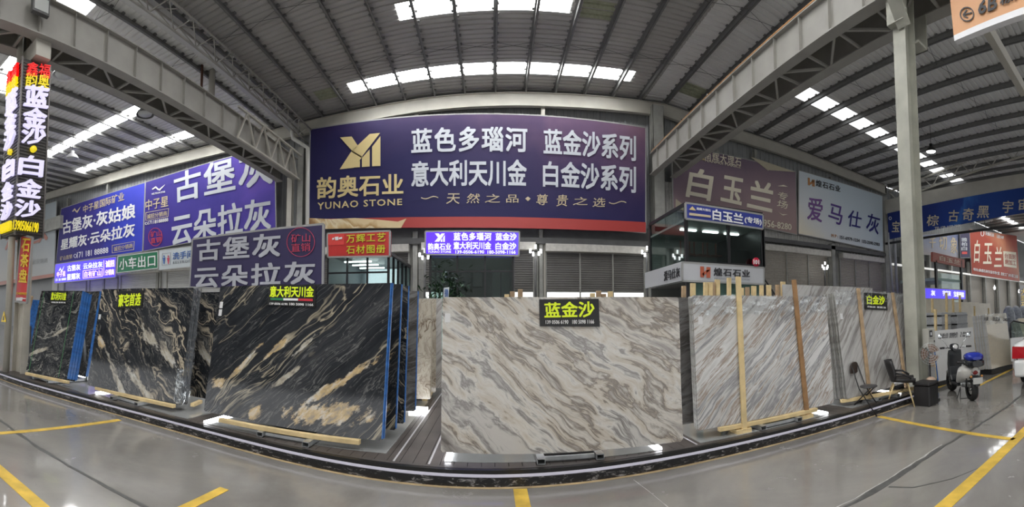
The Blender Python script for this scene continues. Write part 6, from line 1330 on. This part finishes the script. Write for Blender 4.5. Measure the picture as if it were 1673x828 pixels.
MB().tube([(-.18,.1,.22),(-.26,.22,.0)], .011, 6).build('side_stand', BLKM, t); MB().tube([(-.22,-.12,.2),(-.30,-.16,.0),(-.30,.16,.0),(-.22,.12,.2)], .012, 6).build('centre_stand', BLKM, t)
p = atz(1589, 654, 0); th = radians(47); t.rotation_euler = (0, 0, th); t.location = (p.x+.54*cos(th), p.y+.54*sin(th), 0); t.scale = (.93, .93, .93)
# --- car
CW = mat('white_car_paint', (0.72,0.73,0.73), 0.2, coat=0.6); CG = mat('dark_car_glass', (0.02,0.03,0.03), 0.05)
t = thing('car', 'white saloon car seen from behind with its door open at the right edge', 'car', (0,0,0), local=True)
W2 = .88
secs = [(0.0,.35,.62,.30,.70,.62,.72,.5,.74),(.05,.27,.80,.45,.84,.90,.80,.98,.60),(.25,.22,.86,.50,.88,.95,.84,1.03,.62),(.75,.20,.88,.55,.88,.95,.84,1.07,.62),(1.25,.20,.88,.55,.88,.94,.84,1.36,.58),(1.7,.20,.88,.55,.88,.92,.84,1.45,.56),(2.5,.20,.88,.55,.88,.92,.84,1.44,.56),(3.1,.20,.88,.55,.88,.90,.84,1.24,.56),(3.6,.20,.88,.55,.87,.86,.82,.95,.66),(4.2,.22,.84,.5,.84,.74,.76,.82,.6),(4.5,.30,.66,.45,.7,.62,.6,.68,.5)]
mb = MB(); vs = []
for (x, z0, w0, z1, w1, z2, w2, z3, w3) in secs:
    half = [(0,z0),(w0*.7,z0),(w0,z0+.08),(w1,z1),(w2,z2),((w2+w3)/2,(z2+z3)/2),(w3,z3-.01),(w3*.5,z3+.015),(0,z3+.02)]
    ring = half+[(-y, z) for y, z in half[-2:0:-1]]
    vs += [(x, y-W2, z) for y, z in ring]
n = 16; mb.add(vs, [(i*n+j, i*n+(j+1)%n, (i+1)*n+(j+1)%n, (i+1)*n+j) for i in range(len(secs)-1) for j in range(n)]+[list(range(n))[::-1], list(range((len(secs)-1)*n, len(secs)*n))], 0, True)
mb.build('body', CW, t, weld=True)
MB().prism([(.70,-W2+.56,1.09),(1.22,-W2+.53,1.38),(1.22,-W2-.53,1.38),(.70,-W2-.56,1.09)], (-.03,0,.03)).build('rear_window', CG, t)
for s in (1, -1):
    MB().prism([(1.0,-W2+s*.80,1.03),(1.3,-W2+s*.69,1.30),(2.9,-W2+s*.70,1.28),(3.3,-W2+s*.82,.97)], (0, s*.03, .0)).build('side_window', CG, t)
    mb = MB(); mb.prism([(-.01,-W2+s*.84,.64),(.28,-W2+s*.905,.66),(.30,-W2+s*.88,.84),(.05,-W2+s*.84,.88),(-.0,-W2+s*.45,.87),(-.02,-W2+s*.45,.66)], (0,0,.001)) if 0 else None
    mb = MB(); mb.hexa([(.0,-W2+s*.50,.66),(-.035,-W2+s*.50,.66),(.0,-W2+s*.84,.65),(.05,-W2+s*.84,.65),(.05,-W2+s*.50,.89),(.0,-W2+s*.50,.89),(.02,-W2+s*.82,.90),(.07,-W2+s*.82,.90)]); mb.hexa([(.0,-W2+s*.84,.65),(.30,-W2+s*.893,.68),(.30,-W2+s*.86,.70),(.05,-W2+s*.80,.65),(.02,-W2+s*.83,.90),(.30,-W2+s*.865,.84),(.30,-W2+s*.84,.84),(.07,-W2+s*.78,.90)])
    mb.build('tail_lamp', mat('car_tail_red', (0.40,0.015,0.02), 0.15), t)
for wx in (.85, 3.55):
    for wy in (-.14, -1.62):
        o = MB().lathe((wx, wy-.11, .31), [(.2,0),(.29,0),(.31,.03),(.31,.19),(.29,.22),(.2,.22)], 26, axis=(0,1,0)).build('tyre', RUB, t); MB().lathe((wx, wy-.10, .31), [(.0001,.02),(.1,0),(.2,.02),(.2,.18),(.1,.2),(.0001,.18)], 20, axis=(0,1,0)).build('hub', CHR_, o)
MB().box(-.05,-1.68,.27,.12,-.08,.62).build('bumper', CW, t, bevel=.05); MB().box(-.03,-1.15,.66,-.012,-.62,.78).build('plate', mat('car_plate_blue', (0.02,0.06,0.3), 0.4), t)
# open front left door
d = Vector((-.62,.76,0)).normalized(); a = Vector((2.75,.0,0)); e = a+d*.82; nn = Vector((d.y,-d.x,0))*.05
MB().hexa([a+Vector((0,0,.3)), e+Vector((0,0,.3)), e+nn+Vector((0,0,.3)), a+nn+Vector((0,0,.3)), a+Vector((0,0,.92)), e+Vector((0,0,.92)), e+nn+Vector((0,0,.92)), a+nn+Vector((0,0,.92))]).build('door_panel', CW, t)
MB().tube([a+Vector((0,0,.92)), a+d*.25+Vector((0,0,1.25)), e-d*.1+Vector((0,0,1.36)), e+Vector((0,0,1.30)), e+Vector((0,0,.92))], .022, 8).build('door_frame', BLACK, t)
MB().prism([a+d*.04+Vector((0,0,.93)), a+d*.26+Vector((0,0,1.23)), e-d*.1+Vector((0,0,1.34)), e-d*.03+Vector((0,0,1.28)), e-d*.03+Vector((0,0,.93))], nn*.15).build('door_glass', GLASS, t)
p = atz(1653, 641, 0); q = Vector((sin(radians(70)), cos(radians(70)), 0)); t.location = (p.x+.25*q.x, p.y+.25*q.y, 0); t.rotation_euler = (0, 0, radians(3))
# --- lantern clusters on the wall columns
for i, (px_, py_, y, lab) in enumerate(((694,416,17.3,'left of the central office'),(875,410,17.3,'right of the central office sign'),(1057,412,17.0,'left of the two-storey booth'),(1348,435,17.0,'under the pale blue banner'),(1625,470,17.0,'in the right hall, left one'),(1665,476,17.0,'in the right hall, right one'))):
    c = aty(px_, py_, y); t = thing('wall_lantern', 'bright cluster of small lantern lamps on a post %s' % lab, 'lamp', (c.x, c.y, c.z))
    MB().tube([(c.x, y+.05, c.z-3.2), (c.x, y+.05, c.z-.1)], .05, 8).build('post', DSTEEL, t)
    for dx, dz in ((-.22,0),(.22,.0),(0,.18),(-.1,-.12),(.14,-.1)): MB().tube([(c.x+dx, y, c.z+dz-.08), (c.x+dx, y, c.z+dz+.08)], .04, 8).build('lamp_tube', LAMP, t)
    MB().box(c.x-.25, y+.02, c.z-.03, c.x+.25, y+.06, c.z+.01).build('bracket', BLACK, t)
# --- high-bay lamps
for i, (px_, py_, r, lab, m_, em) in enumerate(((105,118,.42,'left high-bay lamp hanging beside the lit tower',WHITE,0),(237,183,.38,'high-bay lamp hanging in front of the left rooflights',DSTEEL,0),(118,256,.38,'high-bay lamp low on the far left roof above the blue banner',WHITE,0),(1521,245,.30,'black high-bay lamp with bright lens right of the big column',BLACK,1))):
    c = atz(px_, py_, 10.1); zz = zr(c.x)+.24
    t = thing('high_bay_lamp', lab, 'lamp', c); MB().tube([(c.x,c.y,c.z+.2),(c.x,c.y,zz)], .012, 5).build('cord', BLACK, t)
    MB().lathe(c, [(r,-.12),(r*.85,.0),(r*.55,.12),(r*.28,.18),(r*.28,.32),(.0001,.34)], 20).build('shade', m_, t); MB().lathe(c, [(.0001,-.1),(r*.75,-.1),(r*.8,-.06)], 18).build('lens', LAMP if em else mat('unlit_lens', (0.6,0.62,0.62), 0.3), t)
c = atx(66, 10, -8.55); t = thing('floodlight', 'square floodlight on the left crane girder above the lit tower', 'lamp', c); MB().obox(c, (.06,0,0), (0,.22,0), (0,0,.2)).build('housing', DSTEEL, t, bevel=.01); MB().obox(c+Vector((.065,0,0)), (.005,0,0), (0,.18,0), (0,0,.15)).build('glass', mat('flood_glass', (0.5,0.52,0.5), 0.2), t)
# column top hardware at left, hanger rod in the left bay
c = aty(330, 120, 12.0); o = MB().tube([(c.x, 12.0, 9.1), (c.x, 12.0, 11.3)], .05, 8).build('hanger_rod', mat('rust_brown', (0.12,0.05,0.03), 0.6)); tag(o, 'thin brown hanger rod rising from the left crane girder', 'rod')
c = aty(347, 110, 12.5); o = MB().tube([(c.x, 12.5, 9.1), (c.x, 12.5, 11.3)], .13, 10).build('hanger_post', CREAM); tag(o, 'stout cream post rising from the left crane girder', 'post')
